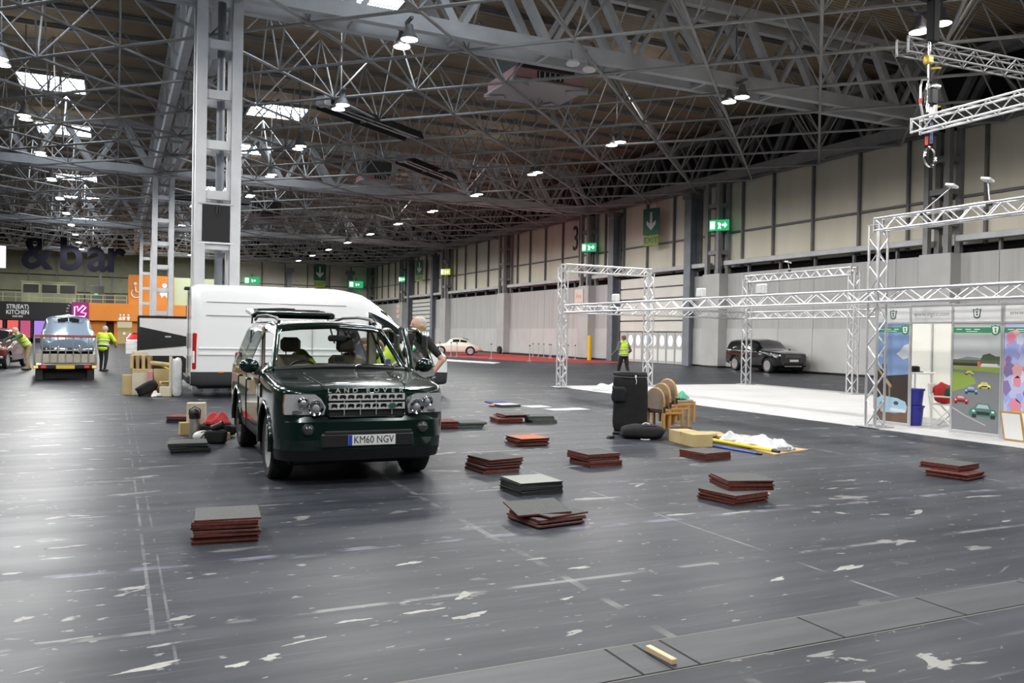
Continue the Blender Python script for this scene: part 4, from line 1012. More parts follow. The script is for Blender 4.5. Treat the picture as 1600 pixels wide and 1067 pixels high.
# ---------------------------------------------------------------- other cars
def lofted_car(name, label, loc, rz, S, cl, pm, wb, wr, wx, ww, arch=None, rim_style='spoke', spokes=5, group=None, ny=.07):
    t = thing(name, label, 'car', loc, rz, group)
    P = loft_shell(S, cl, ny, 4, ((0, wr), (wb, wr)), arch or wr + .06, 4.6)
    names = {'body': ('body', pm), 'glass': ('windscreen', GLASS_D), 'side': ('side_window', GLASS_D), 'side2': ('side_window', GLASS_D), 'qside': ('quarter_window', GLASS_D), 'qside2': ('quarter_window', GLASS_D), 'rear': ('rear_window', GLASS_D), 'rear2': ('rear_window', GLASS_D), 'trim': ('lower_trim', BLACK), 'roof': ('roof_panel', BLACK)}
    for k, m in P.items():
        n, mm = names[k]; m.build(n, mm, t, 35)
    for y in (0, wb):
        for s in (-1, 1): wheel(t, s * wx, y, wr, ww, s, spokes, .68, RIM, rim_style)
        for s in (-1, 1):
            pts = [(y + (wr + .07) * math.cos(a), wr + (wr + .07) * math.sin(a)) for a in np.linspace(-.3, PI + .3, 14)]
            m = MB().grid([[(s * (wx - .2), a, b), (s * (wx + .05), a, b)] for a, b in pts]); m.add([(s * (wx - .2), a, b) for a, b in pts], [tuple(range(14))]); m.build('wheel_well', BLACK_M, t)
    y0, y1 = S[0][0], S[-1][0]
    MB().b2((-.6, y0 + .35, .2), (.6, y1 - .35, .36)).build('underbody', BLACK_M, t)
    return t
def side_of(sd): return 'side' if sd > 0 else 'side2'

# black sporty off-roader by the right wall
def black_suv():
    S = [(-.86, [(.55, .40), (.68, .44), (.72, .56), (.74, .72), (.72, .90), (.66, .98), (.45, 1.0), (0, 1.01), ]),
         (-.70, [(.74, .34), (.86, .38), (.90, .55), (.91, .75), (.88, .96), (.80, 1.03), (.52, 1.06), (0, 1.07)]),
         (-.3, [(.80, .30), (.94, .36), (.97, .55), (.98, .78), (.95, 1.02), (.88, 1.09), (.56, 1.12), (0, 1.14)]),
         (.55, [(.80, .30), (.95, .36), (.98, .55), (.99, .80), (.97, 1.06), (.92, 1.14), (.70, 1.18), (0, 1.21)]),
         (1.35, [(.80, .30), (.95, .36), (.98, .55), (.99, .80), (.97, 1.08), (.93, 1.17), (.68, 1.63), (0, 1.72)]),
         (2.0, [(.80, .30), (.95, .36), (.98, .55), (.99, .80), (.97, 1.09), (.93, 1.19), (.70, 1.67), (0, 1.76)]),
         (3.3, [(.80, .32), (.95, .38), (.98, .57), (.99, .82), (.97, 1.11), (.92, 1.22), (.68, 1.64), (0, 1.72)]),
         (3.75, [(.78, .38), (.92, .44), (.95, .60), (.96, .84), (.94, 1.12), (.88, 1.22), (.66, 1.58), (0, 1.66)]),
         (3.98, [(.70, .46), (.82, .50), (.86, .64), (.87, .86), (.85, 1.06), (.78, 1.12), (.58, 1.15), (0, 1.17)])]
    def cl(y, r, sd):
        if .55 < y < 1.35 and r > 6.1: return 'glass'
        if 5.1 < r < 5.85:
            if 1.0 < y < 2.05: return side_of(sd)
            if 2.12 < y < 2.95: return 'qside' if sd > 0 else 'qside2'
            if 3.05 < y < 3.6: return 'rear' if sd > 0 else 'rear2'
        if r < 1.3: return 'trim'
        return 'body'
    t = lofted_car('off_road_car', 'black sporty off-road car parked by the grey partition', (0, 0, 0), 0, S, cl, mat('black_paint', (.006, .006, .008), .15, .2, coat=1.0), 2.92, .385, .84, .27, spokes=10)
    for s in (-1, 1):
        MB().prism([(-.74, .78), (-.78, .88), (-.40, .98), (-.34, .92)], s * .74, s * .955, 'x').build('headlamp', HEADL, t)
        MB().b2((s * .62 - .13, -.82, .50), (s * .62 + .13, -.74, .58), .02).build('fog_lamp', HEADL, t)
        MB().b2((s * .98 - .02, .45, .92), (s * .98 + .02, .68, .98), .01).build('side_vent', ALU, t)
        MB().ell((s * 1.06, .95, 1.15), (.1, .07, .08)).build('door_mirror', BLACK, t, 60)
    MB().b2((-.46, -.885, .76), (.46, -.82, .95), .03).build('grille', mat('mesh_grey', (.12, .12, .12), .4, .5), t)
    plate(t, front_M(0, -.895, .66), '', WHT_PLATE)
    MB().b2((-.6, -.89, .42), (.6, -.82, .55), .03).build('air_intake', BLACK_M, t)
    MB().b2((-.5, -.88, .34), (.5, -.8, .40), .02).build('skid_plate', ALU_D, t)
    return t
bs = black_suv(); bs.rotation_euler = (0, 0, R(-7)); bs.location = (30.85, 33.0, 0)
# wheels seen at (30.1, 33.1) and (30.0, 35.9): the car faces the viewer's right

def coupe(name, label, loc, rz, pm, group=None):
    """small rounded fastback of the fifties"""
    S = [(-.78, [(.30, .30), (.40, .34), (.44, .42), (.42, .52), (.34, .58), (.22, .60), (.12, .61), (0, .615)]),
         (-.60, [(.55, .24), (.64, .28), (.68, .42), (.68, .56), (.58, .68), (.42, .72), (.22, .725), (0, .73)]),
         (-.2, [(.66, .20), (.76, .25), (.81, .42), (.81, .60), (.74, .76), (.56, .80), (.3, .80), (0, .805)]),
         (.35, [(.68, .20), (.78, .25), (.82, .42), (.82, .62), (.77, .80), (.66, .86), (.45, .88), (0, .90)]),
         (.80, [(.68, .20), (.78, .25), (.83, .42), (.83, .64), (.79, .82), (.72, .88), (.54, 1.18), (0, 1.26)]),
         (1.25, [(.68, .20), (.78, .25), (.83, .42), (.83, .64), (.79, .82), (.72, .89), (.54, 1.21), (0, 1.31)]),
         (1.75, [(.68, .20), (.78, .25), (.83, .42), (.83, .64), (.80, .82), (.72, .88), (.50, 1.12), (0, 1.24)]),
         (2.2, [(.66, .22), (.77, .27), (.82, .43), (.82, .62), (.78, .78), (.66, .84), (.42, .93), (0, 1.02)]),
         (2.65, [(.55, .28), (.66, .33), (.72, .44), (.72, .56), (.66, .66), (.52, .70), (.3, .74), (0, .78)]),
         (2.95, [(.30, .34), (.40, .38), (.46, .44), (.46, .50), (.40, .55), (.3, .57), (.15, .585), (0, .59)])]
    def cl(y, r, sd):
        if .40 < y < .78 and r > 6.15: return 'glass'
        if 5.15 < r < 5.85:
            if .72 < y < 1.32: return side_of(sd)
            if 1.38 < y < 1.85: return 'qside' if sd > 0 else 'qside2'
        if 1.55 < y < 2.0 and r > 6.3: return 'rear'
        return 'body'
    t = lofted_car(name, label, loc, rz, S, cl, pm, 2.10, .32, .66, .165, arch=.35, rim_style='cap', group=group, ny=.06)
    for s in (-1, 1):
        MB().ell((s * .52, -.62, .60), (.10, .07, .10)).build('headlamp', HEADL, t, 60)
        MB().ell((s * .5, 2.78, .58), (.05, .04, .05)).build('tail_lamp', RED_L, t, 60)
    MB().tube([(-.66, -.45, .36), (-.5, -.74, .36), (0, -.84, .36), (.5, -.74, .36), (.66, -.45, .36)], .04, 8).build('front_bumper', CHROME, t, 60)
    MB().tube([(-.66, 2.65, .38), (-.5, 2.92, .38), (0, 3.02, .38), (.5, 2.92, .38), (.66, 2.65, .38)], .04, 8).build('rear_bumper', CHROME, t, 60)
    return t
coupe('classic_coupe', 'cream white rounded classic coupe parked by the red carpet', (24.9, 62.6, 0), 0, paint('cream_paint', (.80, .78, .70), .3, 0))
_cp = [o for o in COL.objects if o.name == 'classic_coupe'][0]; _cp.rotation_euler = (0, 0, R(-111)); _cp.location = (23.75, 63.9, 0); _cp.scale = (1.12, 1.12, 1.12)
_rc2 = coupe('red_coupe', 'red rounded classic coupe half hidden behind the van bonnet', (19.5, 58.5, 0), R(25), paint('red_paint', (.50, .02, .015), .3, 0)); _rc2.scale = (1.1, 1.1, 1.1)

# small red car in front of the toilets
coupe('small_red_car', 'small red car far off in front of the orange toilets', (2.0, 93.0, 0), R(172), paint('red_paint', (.50, .02, .015), .3, 0))

def vintage_saloon(name, label, pm, group=None):
    """tall rounded saloon of the late forties; y grows to the rear"""
    S = [(-.75, [(.25, .45), (.34, .48), (.38, .56), (.38, .70), (.34, .84), (.26, .92), (.14, .95), (0, .96)]),
         (-.45, [(.40, .36), (.62, .40), (.70, .55), (.70, .74), (.58, .92), (.42, 1.0), (.22, 1.03), (0, 1.04)]),
         (.1, [(.60, .30), (.76, .36), (.80, .55), (.80, .76), (.66, .96), (.50, 1.05), (.28, 1.08), (0, 1.09)]),
         (.75, [(.62, .28), (.76, .33), (.80, .55), (.80, .80), (.76, 1.0), (.70, 1.08), (.55, 1.12), (0, 1.15)]),
         (1.15, [(.62, .28), (.76, .33), (.80, .55), (.80, .82), (.77, 1.02), (.73, 1.10), (.60, 1.46), (0, 1.57)]),
         (1.8, [(.62, .28), (.76, .33), (.80, .55), (.80, .82), (.78, 1.03), (.74, 1.12), (.61, 1.50), (0, 1.62)]),
         (2.5, [(.62, .30), (.76, .36), (.81, .56), (.81, .82), (.78, 1.02), (.73, 1.11), (.58, 1.42), (0, 1.56)]),
         (3.0, [(.62, .34), (.76, .40), (.80, .58), (.80, .80), (.74, .96), (.66, 1.04), (.50, 1.16), (0, 1.30)]),
         (3.4, [(.58, .40), (.70, .45), (.74, .58), (.72, .74), (.62, .86), (.52, .90), (.34, .95), (0, .99)]),
         (3.58, [(.40, .46), (.50, .50), (.54, .58), (.52, .66), (.44, .73), (.36, .76), (.2, .78), (0, .79)])]
    def cl(y, r, sd):
        if .80 < y < 1.12 and r > 6.15: return 'glass'
        if 5.15 < r < 5.85:
            if 1.1 < y < 1.72: return side_of(sd)
            if 1.82 < y < 2.45: return 'qside' if sd > 0 else 'qside2'
        if 2.62 < y < 2.86 and r > 6.45: return 'rear'
        return 'body'
    t = lofted_car(name, label, (0, 0, 0), 0, S, cl, pm, 2.65, .34, .66, .16, arch=.37, rim_style='cap', group=group, ny=.06)
    for s in (-1, 1):
        MB().ell((s * .52, -.55, .86), (.12, .13, .12)).build('headlamp', HEADL, t, 60)
        MB().ell((s * .60, 3.36, .70), (.045, .05, .07)).build('tail_lamp', RED_L, t, 60)
    for y, n in ((-.86, 'front_bumper'), (3.70, 'rear_bumper')):
        b = MB().tube([(-.72, y + (.15 if y < 0 else -.2), .46), (-.5, y, .46), (0, y + (-.04 if y < 0 else .04), .46), (.5, y, .46), (.72, y + (.15 if y < 0 else -.2), .46)], .055, 8).build(n, CHROME, t, 60)
        for s in (-1, 1): MB().ell((s * .3, y + (-.04 if y < 0 else .04), .49), (.04, .05, .13)).build('overrider', CHROME, b, 60)
    MB().b2((-.28, -.76, .52), (.28, -.62, .94), .06).build('grille', CHROME, t)
    MB().b2((-.02, 3.0, 1.2), (.02, 3.03, 1.24)).build('boot_handle', CHROME, t)
    MB().tube([(-.44, 2.60, 1.50), (-.42, 2.92, 1.335), (.42, 2.92, 1.335), (.44, 2.60, 1.50)], .015, 6, True).build('window_surround', CHROME, t, 60)
    MB().tube([(0, 2.58, 1.555), (0, 2.93, 1.345)], .02, 6).build('window_divider', pm, t, 60)
    return t
bl = vintage_saloon('vintage_saloon', 'pale blue grey rounded vintage saloon loaded on the flat trailer', paint('blue_grey_paint', (.22, .29, .38), .28, .1))
# rear of trailer at (-1.4, 29.9): heading straight away from the viewer
bl.rotation_euler = (0, 0, PI + R(4)); bl.location = (-1.62, 34.4, .50)
# spare wheel carried in the boot lid, seen through the trailer gate
rd = vintage_saloon('maroon_saloon', 'dark maroon classic car with chrome bumper at the left edge', paint('maroon_paint', (.10, .006, .010), .25, .1))
rd.rotation_euler = (0, 0, R(-8)); rd.location = (-4.55, 38.6, 0)

# ---------------------------------------------------------------- flat trailer with raised ramp
def flat_trailer():
    t = thing('car_trailer', 'flat car trailer with a raised barred ramp and yellow plate', 'trailer', (-1.42, 29.95, 0), R(4))
    GALV = mat('galvanised', (.42, .42, .41), .4, .6); PLY = noisy('ramp_ply', (.42, .38, .30), (.5, .46, .38), 3, .7)
    MB().b2((-.84, .0, .40), (.84, 5.0, .50), .01).build('deck', GALV, t)
    for s in (-1, 1): MB().b2((s * .84 - .04, 0, .38), (s * .84 + .04, 5.0, .58), .01).build('side_rail', GALV, t)
    for s in (-1, 1):
        for y in (1.9, 2.6): wheel(t, s * .72, y, .29, .18, s, 5, .6, RIM, 'cap')
        MB().b2((s * .62, .02, .02), (s * .82, .2, .36)).build('corner_leg', BLACK, t)
    MB().b2((-.04, 5.0, .40), (.04, 6.4, .48)).build('drawbar', GALV, t)
    MB().b2((-.7, 1.2, .26), (.7, 3.3, .40)).build('axle_beam', BLACK_M, t)
    MB().b2((-.8, .25, .06), (.8, .28, .38)).build('mud_flap', RUBBER, t)
    gate = MB().tube([(-.86, -.06, .52), (-.86, -.08, 1.40), (.86, -.08, 1.40), (.86, -.06, .52)], .035, 8).build('ramp_gate', GALV, t, 50)
    for k in range(7):
        x = -.86 + .215 * (k + 1); MB().cyl((x, -.06, .5), (x, -.08, 1.40), .016, n=6).build('gate_bar', GALV, gate, 50)
    for k in range(8):
        x = -.86 + .215 * k; MB().b2((x + .02, -.05, .56), (x + .195, -.02, .84), .004).build('ramp_plank', PLY, gate)
    lb = MB().b2((-.88, -.13, .38), (.88, -.06, .50), .01).build('light_board', BLACK, t)
    for s in (-1, 1):
        MB().b2((s * .81 - .06, -.15, .40), (s * .81 + .06, -.13, .48), .005).build('indicator', emis('amber_lit', (1, .35, .05), 2.0), lb)
        MB().b2((s * .60 - .07, -.15, .40), (s * .60 + .07, -.13, .48), .005).build('tail_lamp', emis('red_lit', (1, .02, .02), .7), lb)
    plate(t, front_M(0, -.135, .435), '', YEL_PLATE)
    MB().b2((-.86, -.12, 1.36), (.86, -.05, 1.44), .01).build('gate_rail', mat('red_reflector', (.30, .08, .06), .5), gate)
flat_trailer()

# ---------------------------------------------------------------- white box trailer with black arrow
def box_trailer():
    t = thing('box_trailer', 'white box trailer with a black wedge on its side', 'trailer', (.62, 27.9, 0), R(-2))
    W = mat('trailer_white', (.76, .74, .73), .35); K = mat('trailer_black', (.012, .012, .014), .4)
    MB().b2((0, 0, .74), (4.4, 2.0, 2.02), .04).build('box_body', W, t)
    MB().b2((-.02, -.02, 2.02), (4.42, 2.02, 2.08), .02).build('roof_edge', K, t)
    MB().prism([(0.03, 1.74), (1.85, 1.36), (1.85, 1.22), (0.03, 1.03)], -.012, 0, 'y').build('black_wedge', K, t)
    MB().b2((-.03, -.015, .74), (.02, .03, 2.04)).build('corner_trim', K, t)
    MB().b2((.75, -.03, 1.42), (.92, -.012, 1.47), .005).build('door_latch', ALU, t)
    ar = MB().prism([(.22, .34), (.22, .74), (.34, .86), (1.26, .86), (1.40, .74), (1.40, .34)], -.03, .2, 'y').build('wheel_arch', K, t)
    for y in (.55, 1.06):
        r = .24; M = Matrix.Translation((y, -.06, r)) @ Matrix.Rotation(-PI / 2, 4, 'Z')
        ty = MB().lathe([(.14, -.08), (r * .93, -.08), (r, -.05), (r, .05), (r * .93, .08), (.14, .08), (.14, -.08)], 28, axis='x', M=M).build('wheel', RUBBER, t, 35)
        MB().lathe([(0, .03), (.1, .05), (.14, .06), (.14, 0)], 20, axis='x', M=M).build('rim', BLACK, ty, 40)
    MB().tube([(.62, -.18, .58), (.95, -.18, .42), (1.05, -.18, .36)], .03, 8).build('wheel_clamp', mat('clamp_yellow', (.75, .6, .02), .4), t, 50)
    MB().b2((.1, .15, .5), (4.3, 1.85, .74)).build('chassis', K, t)
    for x in (1.9, 3.9): MB().b2((x, .1, 0), (x + .1, .2, .74)).build('corner_leg', K, t)
box_trailer()
# ================================================================ EXHIBITION STAND
CARPET_W = noisy('white_carpet', (.56, .555, .55), (.63, .625, .62), 1.2, .8, stretch=(.5, 3, 1))
tag(MB().b2((13.3, 3.0, 0), (21.9, 24.9, .012), .004).build('stand_carpet', CARPET_W), 'large white exhibition carpet under the aluminium trusses', 'carpet')
WEB = ALU
def lattice(m, L_, w, step, r=.012, faces=4):
    """zigzag bracing of a box truss of length L_ along z"""
    h = w / 2; n = max(1, int(round(L_ / step)))
    for f in range(faces):
        for k in range(n):
            z0, z1 = L_ * k / n, L_ * (k + 1) / n; a, b = ((-h, h) if (k + f) % 2 else (h, -h))
            p0, p1 = {0: ((a, -h, z0), (b, -h, z1)), 1: ((a, h, z0), (b, h, z1)), 2: ((-h, a, z0), (-h, b, z1)), 3: ((h, a, z0), (h, b, z1))}[f]
            m.cyl(p0, p1, r, n=5, caps=False)
    return m
def box_truss(name, label, p0, p1, w=.235, step=.26, group=None, cat='truss', plates=True, mat_=None):
    p0 = Vector(p0); p1 = Vector(p1); d = p1 - p0; L_ = d.length
    t = thing(name, label, cat, p0, 0, group); q = d.to_track_quat('Z', 'Y')
    if abs(d.normalized().z) < .5: q = (Matrix((Vector((0, 0, 1)).cross(d.normalized()), Vector((0, 0, 1)), d.normalized())).transposed()).to_quaternion()
    t.rotation_mode = 'QUATERNION'; t.rotation_quaternion = q; mm = mat_ or ALU; h = w / 2
    for a in (-h, h):
        for b in (-h, h): MB().cyl((a, b, 0), (a, b, L_), .025, n=8).build('chord', mm, t, 50)
    tag(lattice(MB(), L_, w, step, .012).build('web_bracing', mm, t, 60), kind='stuff')
    if plates:
        for z in (0, L_ - .012): 
            for a in (-h, h): MB().b2((a - .03, -h - .03, z), (a + .03, h + .03, z + .012)).build('end_frame', mm, t)
    return t
ZT_ = 3.92; zb = 2.57
def tower(x, y, z, label):
    t = box_truss('truss_tower', label, (x, y, .03), (x, y, z), group='stand truss towers')
    MB().b2((-.25, -.25, -.02), (.25, .25, 0), .005).build('base_plate', ALU_D, t)
tower(13.2, 24.2, ZT_, 'aluminium truss tower at the far left corner of the stand')
tower(16.7, 24.4, ZT_, 'aluminium truss tower behind the stacked chairs')
tower(21.3, 24.7, ZT_, 'aluminium truss tower in front of the black off-roader')
tower(21.2, 19.6, ZT_, 'aluminium truss tower right of the black off-roader')
tower(13.5, 11.9, ZT_ + .05, 'tall aluminium truss tower at the near corner of the graphics booth')
tower(13.5, 7.4, ZT_ + .05, 'aluminium truss tower at the right edge beyond the booth')
box_truss('truss_beam', 'high aluminium truss over the far left opening of the stand', (13.2, 24.2, ZT_), (16.7, 24.4, ZT_))
box_truss('truss_beam', 'high aluminium truss above the black off-roader', (21.3, 24.7, ZT_), (21.2, 19.6, ZT_))
box_truss('truss_beam', 'high aluminium truss running out of the right edge above the booth', (13.5, 11.9, ZT_ + .05), (13.5, 7.4, ZT_ + .05))
box_truss('truss_beam', 'long low aluminium truss along the front of the stand', (13.25, 24.0, zb), (13.45, 7.4, zb), step=.36)
box_truss('truss_beam', 'low aluminium truss along the back of the stand', (13.4, 24.35, zb), (21.1, 24.7, zb), step=.36)
box_truss('truss_beam', 'low aluminium truss along the right side of the stand', (21.3, 24.5, zb), (21.2, 9.0, zb), step=.36)
LEDM = emis('led_face', (1, .98, .95), 1.5)
def flood(p, arm, label):
    t = thing('flood_lamp', label, 'lamp', p)
    a = Vector(arm)
    MB().tube([(0, 0, 0), a * .6, a], .012, 6).build('arm', ALU_D, t, 50)
    MB().box(a + Vector((0, 0, .02)), (.24, .16, .05), .01, Euler((.2, .1, .3)).to_matrix()).build('head', WHITE, t)
    MB().b2((-.04, -.04, -.08), (.04, .04, .02), .005).build('clamp', BLACK, t)
for y, dy, w in ((10.9, -.35, 'the nearer'), (9.6, .25, 'the farther')):
    flood((13.5, y, ZT_ + .20), (.3, dy, .42), 'small white flood lamp on an arm above the booth truss, %s of two' % ('left' if w == 'the nearer' else 'right'))
flood((21.25, 22.5, ZT_ + .20), (.2, .3, .3), 'small flood lamp on the high truss above the black off-roader')
for y, w in ((21.2, 'left'), (17.2, 'middle'), (15.0, 'right')):
    t = thing('truss_floodlight', 'white boxy floodlight standing on the low front truss, %s of three' % w, 'lamp', (13.35, y, zb + .14)); t.scale = (.72, .72, .72)
    MB().b2((-.12, -.16, .02), (.10, .16, .34), .03).build('housing', WHITE, t); MB().b2((-.03, -.03, -.05), (.03, .03, .03)).build('clamp', ALU_D, t)
    MB().b2((-.135, -.13, .05), (-.12, .13, .30), .005).build('lens', mat('lamp_glass_grey', (.6, .62, .63), .2), t)
# ---------------------------------------------------------------- flown truss and chain hoist at the top right
box_truss('flown_truss', 'upper grey truss hung from the roof at the top right', (15.1, 12.8, 8.0), (21.0, 12.5, 8.0), w=.30, step=.32, mat_=mat('truss_grey', (.30, .30, .31), .5, .3))
box_truss('flown_truss', 'lower bright truss hung from the hoist at the top right', (15.5, 12.75, 6.32), (15.4, 8.0, 6.32), w=.27, step=.30, mat_=mat('truss_bright', (.86, .86, .87), .3, .6))
def hoist():
    t = thing('chain_hoist', 'black chain hoist with yellow clamps hanging at the top right', 'hoist', (15.72, 12.55, 0))
    Yw = mat('hook_yellow', (.75, .5, .03), .4); RD = mat('tape_red', (.7, .06, .03), .5)
    MB().b2((-.28, -.18, 9.0), (.28, .18, 9.22), .02).build('roof_bracket', BLACK_M, t)
    MB().b2((-.10, -.10, 8.1), (.10, .10, 9.0), .02).build('chain_bag', BLACK_M, t)
    MB().cyl((0, 0, 9.2), (0, 0, 13.9), .03, n=6).build('steel_wire', STEEL_D, t)
    MB().cyl((-.10, 0, 6.6), (-.10, 0, 8.1), .035, n=8).build('chain', CHROME, t, 50)
    MB().b2((-.13, -.10, 6.75), (.11, .10, 7.12), .04).build('motor', BLACK, t); MB().b2((-.06, -.14, 7.1), (.14, .12, 7.2), .03).build('motor_cap', ALU, t)
    MB().b2((-.22, -.07, 7.62), (-.02, .07, 7.80), .03).build('clamp', Yw, t)
    for z in (7.55, 6.72): MB().tube([(0, 0, z), (.16, 0, z + .03), (.26, 0, z + .05)], .022, 6).build('hook_bar', Yw, t, 50)
    MB().tube([(-.1, 0, 7.3), (-.30, 0, 7.26), (-.34, 0, 7.1), (-.33, 0, 6.75), (-.24, 0, 6.45), (-.12, 0, 6.3)], .022, 6).build('cable_loop', ALU, t, 60)
    MB().cyl((-.335, 0, 6.76), (-.335, 0, 6.86), .035, n=8).build('red_collar', RD, t, 50)
    MB().b2((.0, -.07, 6.5), (.12, .07, 6.95), .02).build('controller', ALU, t)
    MB().cyl((.02, 0, 5.95), (.02, 0, 6.4), .03, n=8).build('lower_strop', mat('strop_blue', (.15, .2, .4), .6), t, 50)
    MB().cyl((-.12, 0, 5.9), (-.12, 0, 6.08), .03, n=8).build('red_tag', RD, t, 50)
    MB().tube([(.0 + .17 * math.cos(a), .0, 5.66 + .20 * math.sin(a)) for a in np.linspace(0, 2 * PI, 22)[:-1]], .032, 8, True).build('steel_ring', CHROME, t, 60)
hoist()

# ---------------------------------------------------------------- graphics booth
BX = 14.2
def bM(y, z=0.0, x=BX): return face_M((x, y, z), (0, -1, 0), (0, 0, 1))     # local x runs right in the view
BOOTH_W = mat('booth_white', (.80, .80, .79), .5); FR = mat('booth_frame', (.62, .62, .63), .35, .6)
def booth_panel(y0, y1, name, label):
    t = thing(name, label, 'booth panel', (0, 0, 0)); w = y0 - y1; M = bM(y0)
    inst('frame_board', MB().b2((0, 0, -.03), (w, 2.42, 0)).mesh('frame_board', BOOTH_W), t, M)
    for a in (0, w): inst('post', MB().b2((a - .022, 0, -.035), (a + .022, 2.44, .012), .004).mesh('post', FR), t, M)
    for z in (.05, 2.07, 2.40): inst('rail', MB().b2((0, z - .02, -.03), (w, z + .02, .010), .004).mesh('rail', FR), t, M)
    return t, w, M
def layer(t, M, poly, col, k, name='print'):
    return inst(name, MB().prism(poly, 0, .0012 * k).mesh(name, mat('ink_%02x%02x%02x' % tuple(int(255 * c) for c in col), col, .55)), t, M)
def rect(a, b, c, d): return [(a, b), (c, b), (c, d), (a, d)]
def crest(t, M, x, z, s, col, m='crest'):
    layer(t, M, [(x - s, z + s), (x - s * .5, z + s * .8), (x, z + s * 1.1), (x + s * .5, z + s * .8), (x + s, z + s), (x + s * .8, z - .1 * s), (x + s * .75, z - s * .8), (x, z - s * 1.15), (x - s * .75, z - s * .8), (x - s * .8, z - .1 * s)], col, 4, m)
    layer(t, M, [(x - s * .7, z + s * .65), (x, z + s * .75), (x + s * .7, z + s * .65), (x + s * .5, z - s * .6), (x, z - s * .85), (x - s * .5, z - s * .6)], (.80, .80, .78), 5, m)
    layer(t, M, [(x - s * .3, z + s * .4), (x + s * .3, z + s * .5), (x + s * .1, z), (x + s * .35, z - s * .4), (x - s * .2, z - s * .5), (x - s * .05, z)], col, 6, m)
def header(t, w, M, what):
    if what == 'crest': crest(t, M, w / 2, 2.235, .085, (.08, .14, .12))
    else: text('web_address', 'www.mgcc.com', .12, mat('ink_grey', (.32, .33, .33), .5), M @ Matrix.Translation((w / 2, 2.235, .002)), t, .0005, shear=.3)
def band_(t, w, M, z=1.93):
    layer(t, M, rect(.02, z - .05, w - .02, z + .05), (.03, .24, .10), 2, 'green_band'); crest(t, M, w - .12, z, .085, (.03, .24, .10))
    for k in range(3): layer(t, M, rect(.08 + k * .18, z + .005, .19 + k * .18, z + .02), (.7, .78, .7), 3, 'band_lettering')
    layer(t, M, rect(.28, z - .03, .50, z - .018), (.7, .78, .7), 3, 'band_lettering')
def mini_car(t, M, x, z, s, col, dark=(.03, .03, .035)):
    layer(t, M, [(x - s, z), (x + s, z), (x + s * 1.02, z + s * .32), (x + s * .85, z + s * .5), (x + s * .6, z + s * .55), (x + s * .42, z + s * .88), (x - s * .4, z + s * .9), (x - s * .65, z + s * .55), (x - s * .95, z + s * .45), (x - s * 1.05, z + s * .2)], col, 4, 'car_print')
    layer(t, M, [(x - s * .5, z + s * .56), (x + s * .48, z + s * .55), (x + s * .34, z + s * .80), (x - s * .32, z + s * .82)], (.45, .48, .5), 5, 'car_print')
    layer(t, M, rect(x - s * .45, z + s * .12, x + s * .5, z + s * .34), dark, 5, 'car_print')
    for q in (-.62, .72): layer(t, M, rect(x + q * s - s * .16, z - s * .1, x + q * s + s * .16, z + s * .16), (.02, .02, .02), 5, 'car_print')
    for q in (-.66, .72): layer(t, M, rect(x + q * s - s * .09, z + s * .3, x + q * s + s * .09, z + s * .42), (.8, .8, .75), 6, 'car_print')
# first poster: blue roadster in front of an old house
t, w, M = booth_panel(12.52, 11.70, 'graphic_panel', 'poster panel of a pale blue roadster before a dark old house')
header(t, w, M, 'crest')
layer(t, M, rect(.02, .08, w - .02, 2.04), (.24, .36, .62), 1, 'sky_print')
layer(t, M, [(.5, 1.45), (.6, 1.52), (.68, 1.62), (.8, 1.66), (.8, 1.38), (.66, 1.34)], (.74, .77, .82), 2, 'cloud_print')
layer(t, M, [(.05, 1.4), (.1, 1.45), (.18, 1.43), (.16, 1.37)], (.55, .62, .76), 2, 'cloud_print')
layer(t, M, [(.02, .08), (w - .02, .08), (w - .02, 1.05), (.28, 1.0), (.28, 1.22), (.17, 1.24), (.17, 1.12), (.02, 1.15)], (.035, .022, .018), 2, 'house_print')
layer(t, M, [(.02, 1.16), (.06, 1.17), (.40, .82), (.40, .76), (.34, .78)], (.42, .34, .22), 3, 'gable_print')
layer(t, M, rect(.33, .40, .38, .78), (.25, .18, .10), 3, 'post_print')
layer(t, M, rect(.02, .08, w - .02, .42), (.14, .09, .06), 3, 'road_print')
layer(t, M, [(.02, .34), (.05, .52), (.16, .60), (.34, .58), (.55, .56), (.74, .50), (.78, .40), (.76, .30), (.5, .26), (.2, .26)], (.36, .55, .68), 4, 'car_print')
layer(t, M, [(.18 + .07 * math.cos(a), .34 + .13 * math.sin(a)) for a in np.linspace(0, 2 * PI, 17)[:-1]], (.05, .05, .06), 5, 'car_print')
layer(t, M, [(.18 + .045 * math.cos(a), .34 + .09 * math.sin(a)) for a in np.linspace(0, 2 * PI, 17)[:-1]], (.35, .36, .38), 6, 'car_print')
layer(t, M, [(.52 + .06 * math.cos(a), .46 + .04 * math.sin(a)) for a in np.linspace(0, 2 * PI, 13)[:-1]], (.05, .07, .09), 5, 'car_print')
layer(t, M, [(.36, .30), (.74, .28), (.75, .34), (.38, .36)], (.70, .74, .78), 6, 'car_print')
band_(t, w, M)
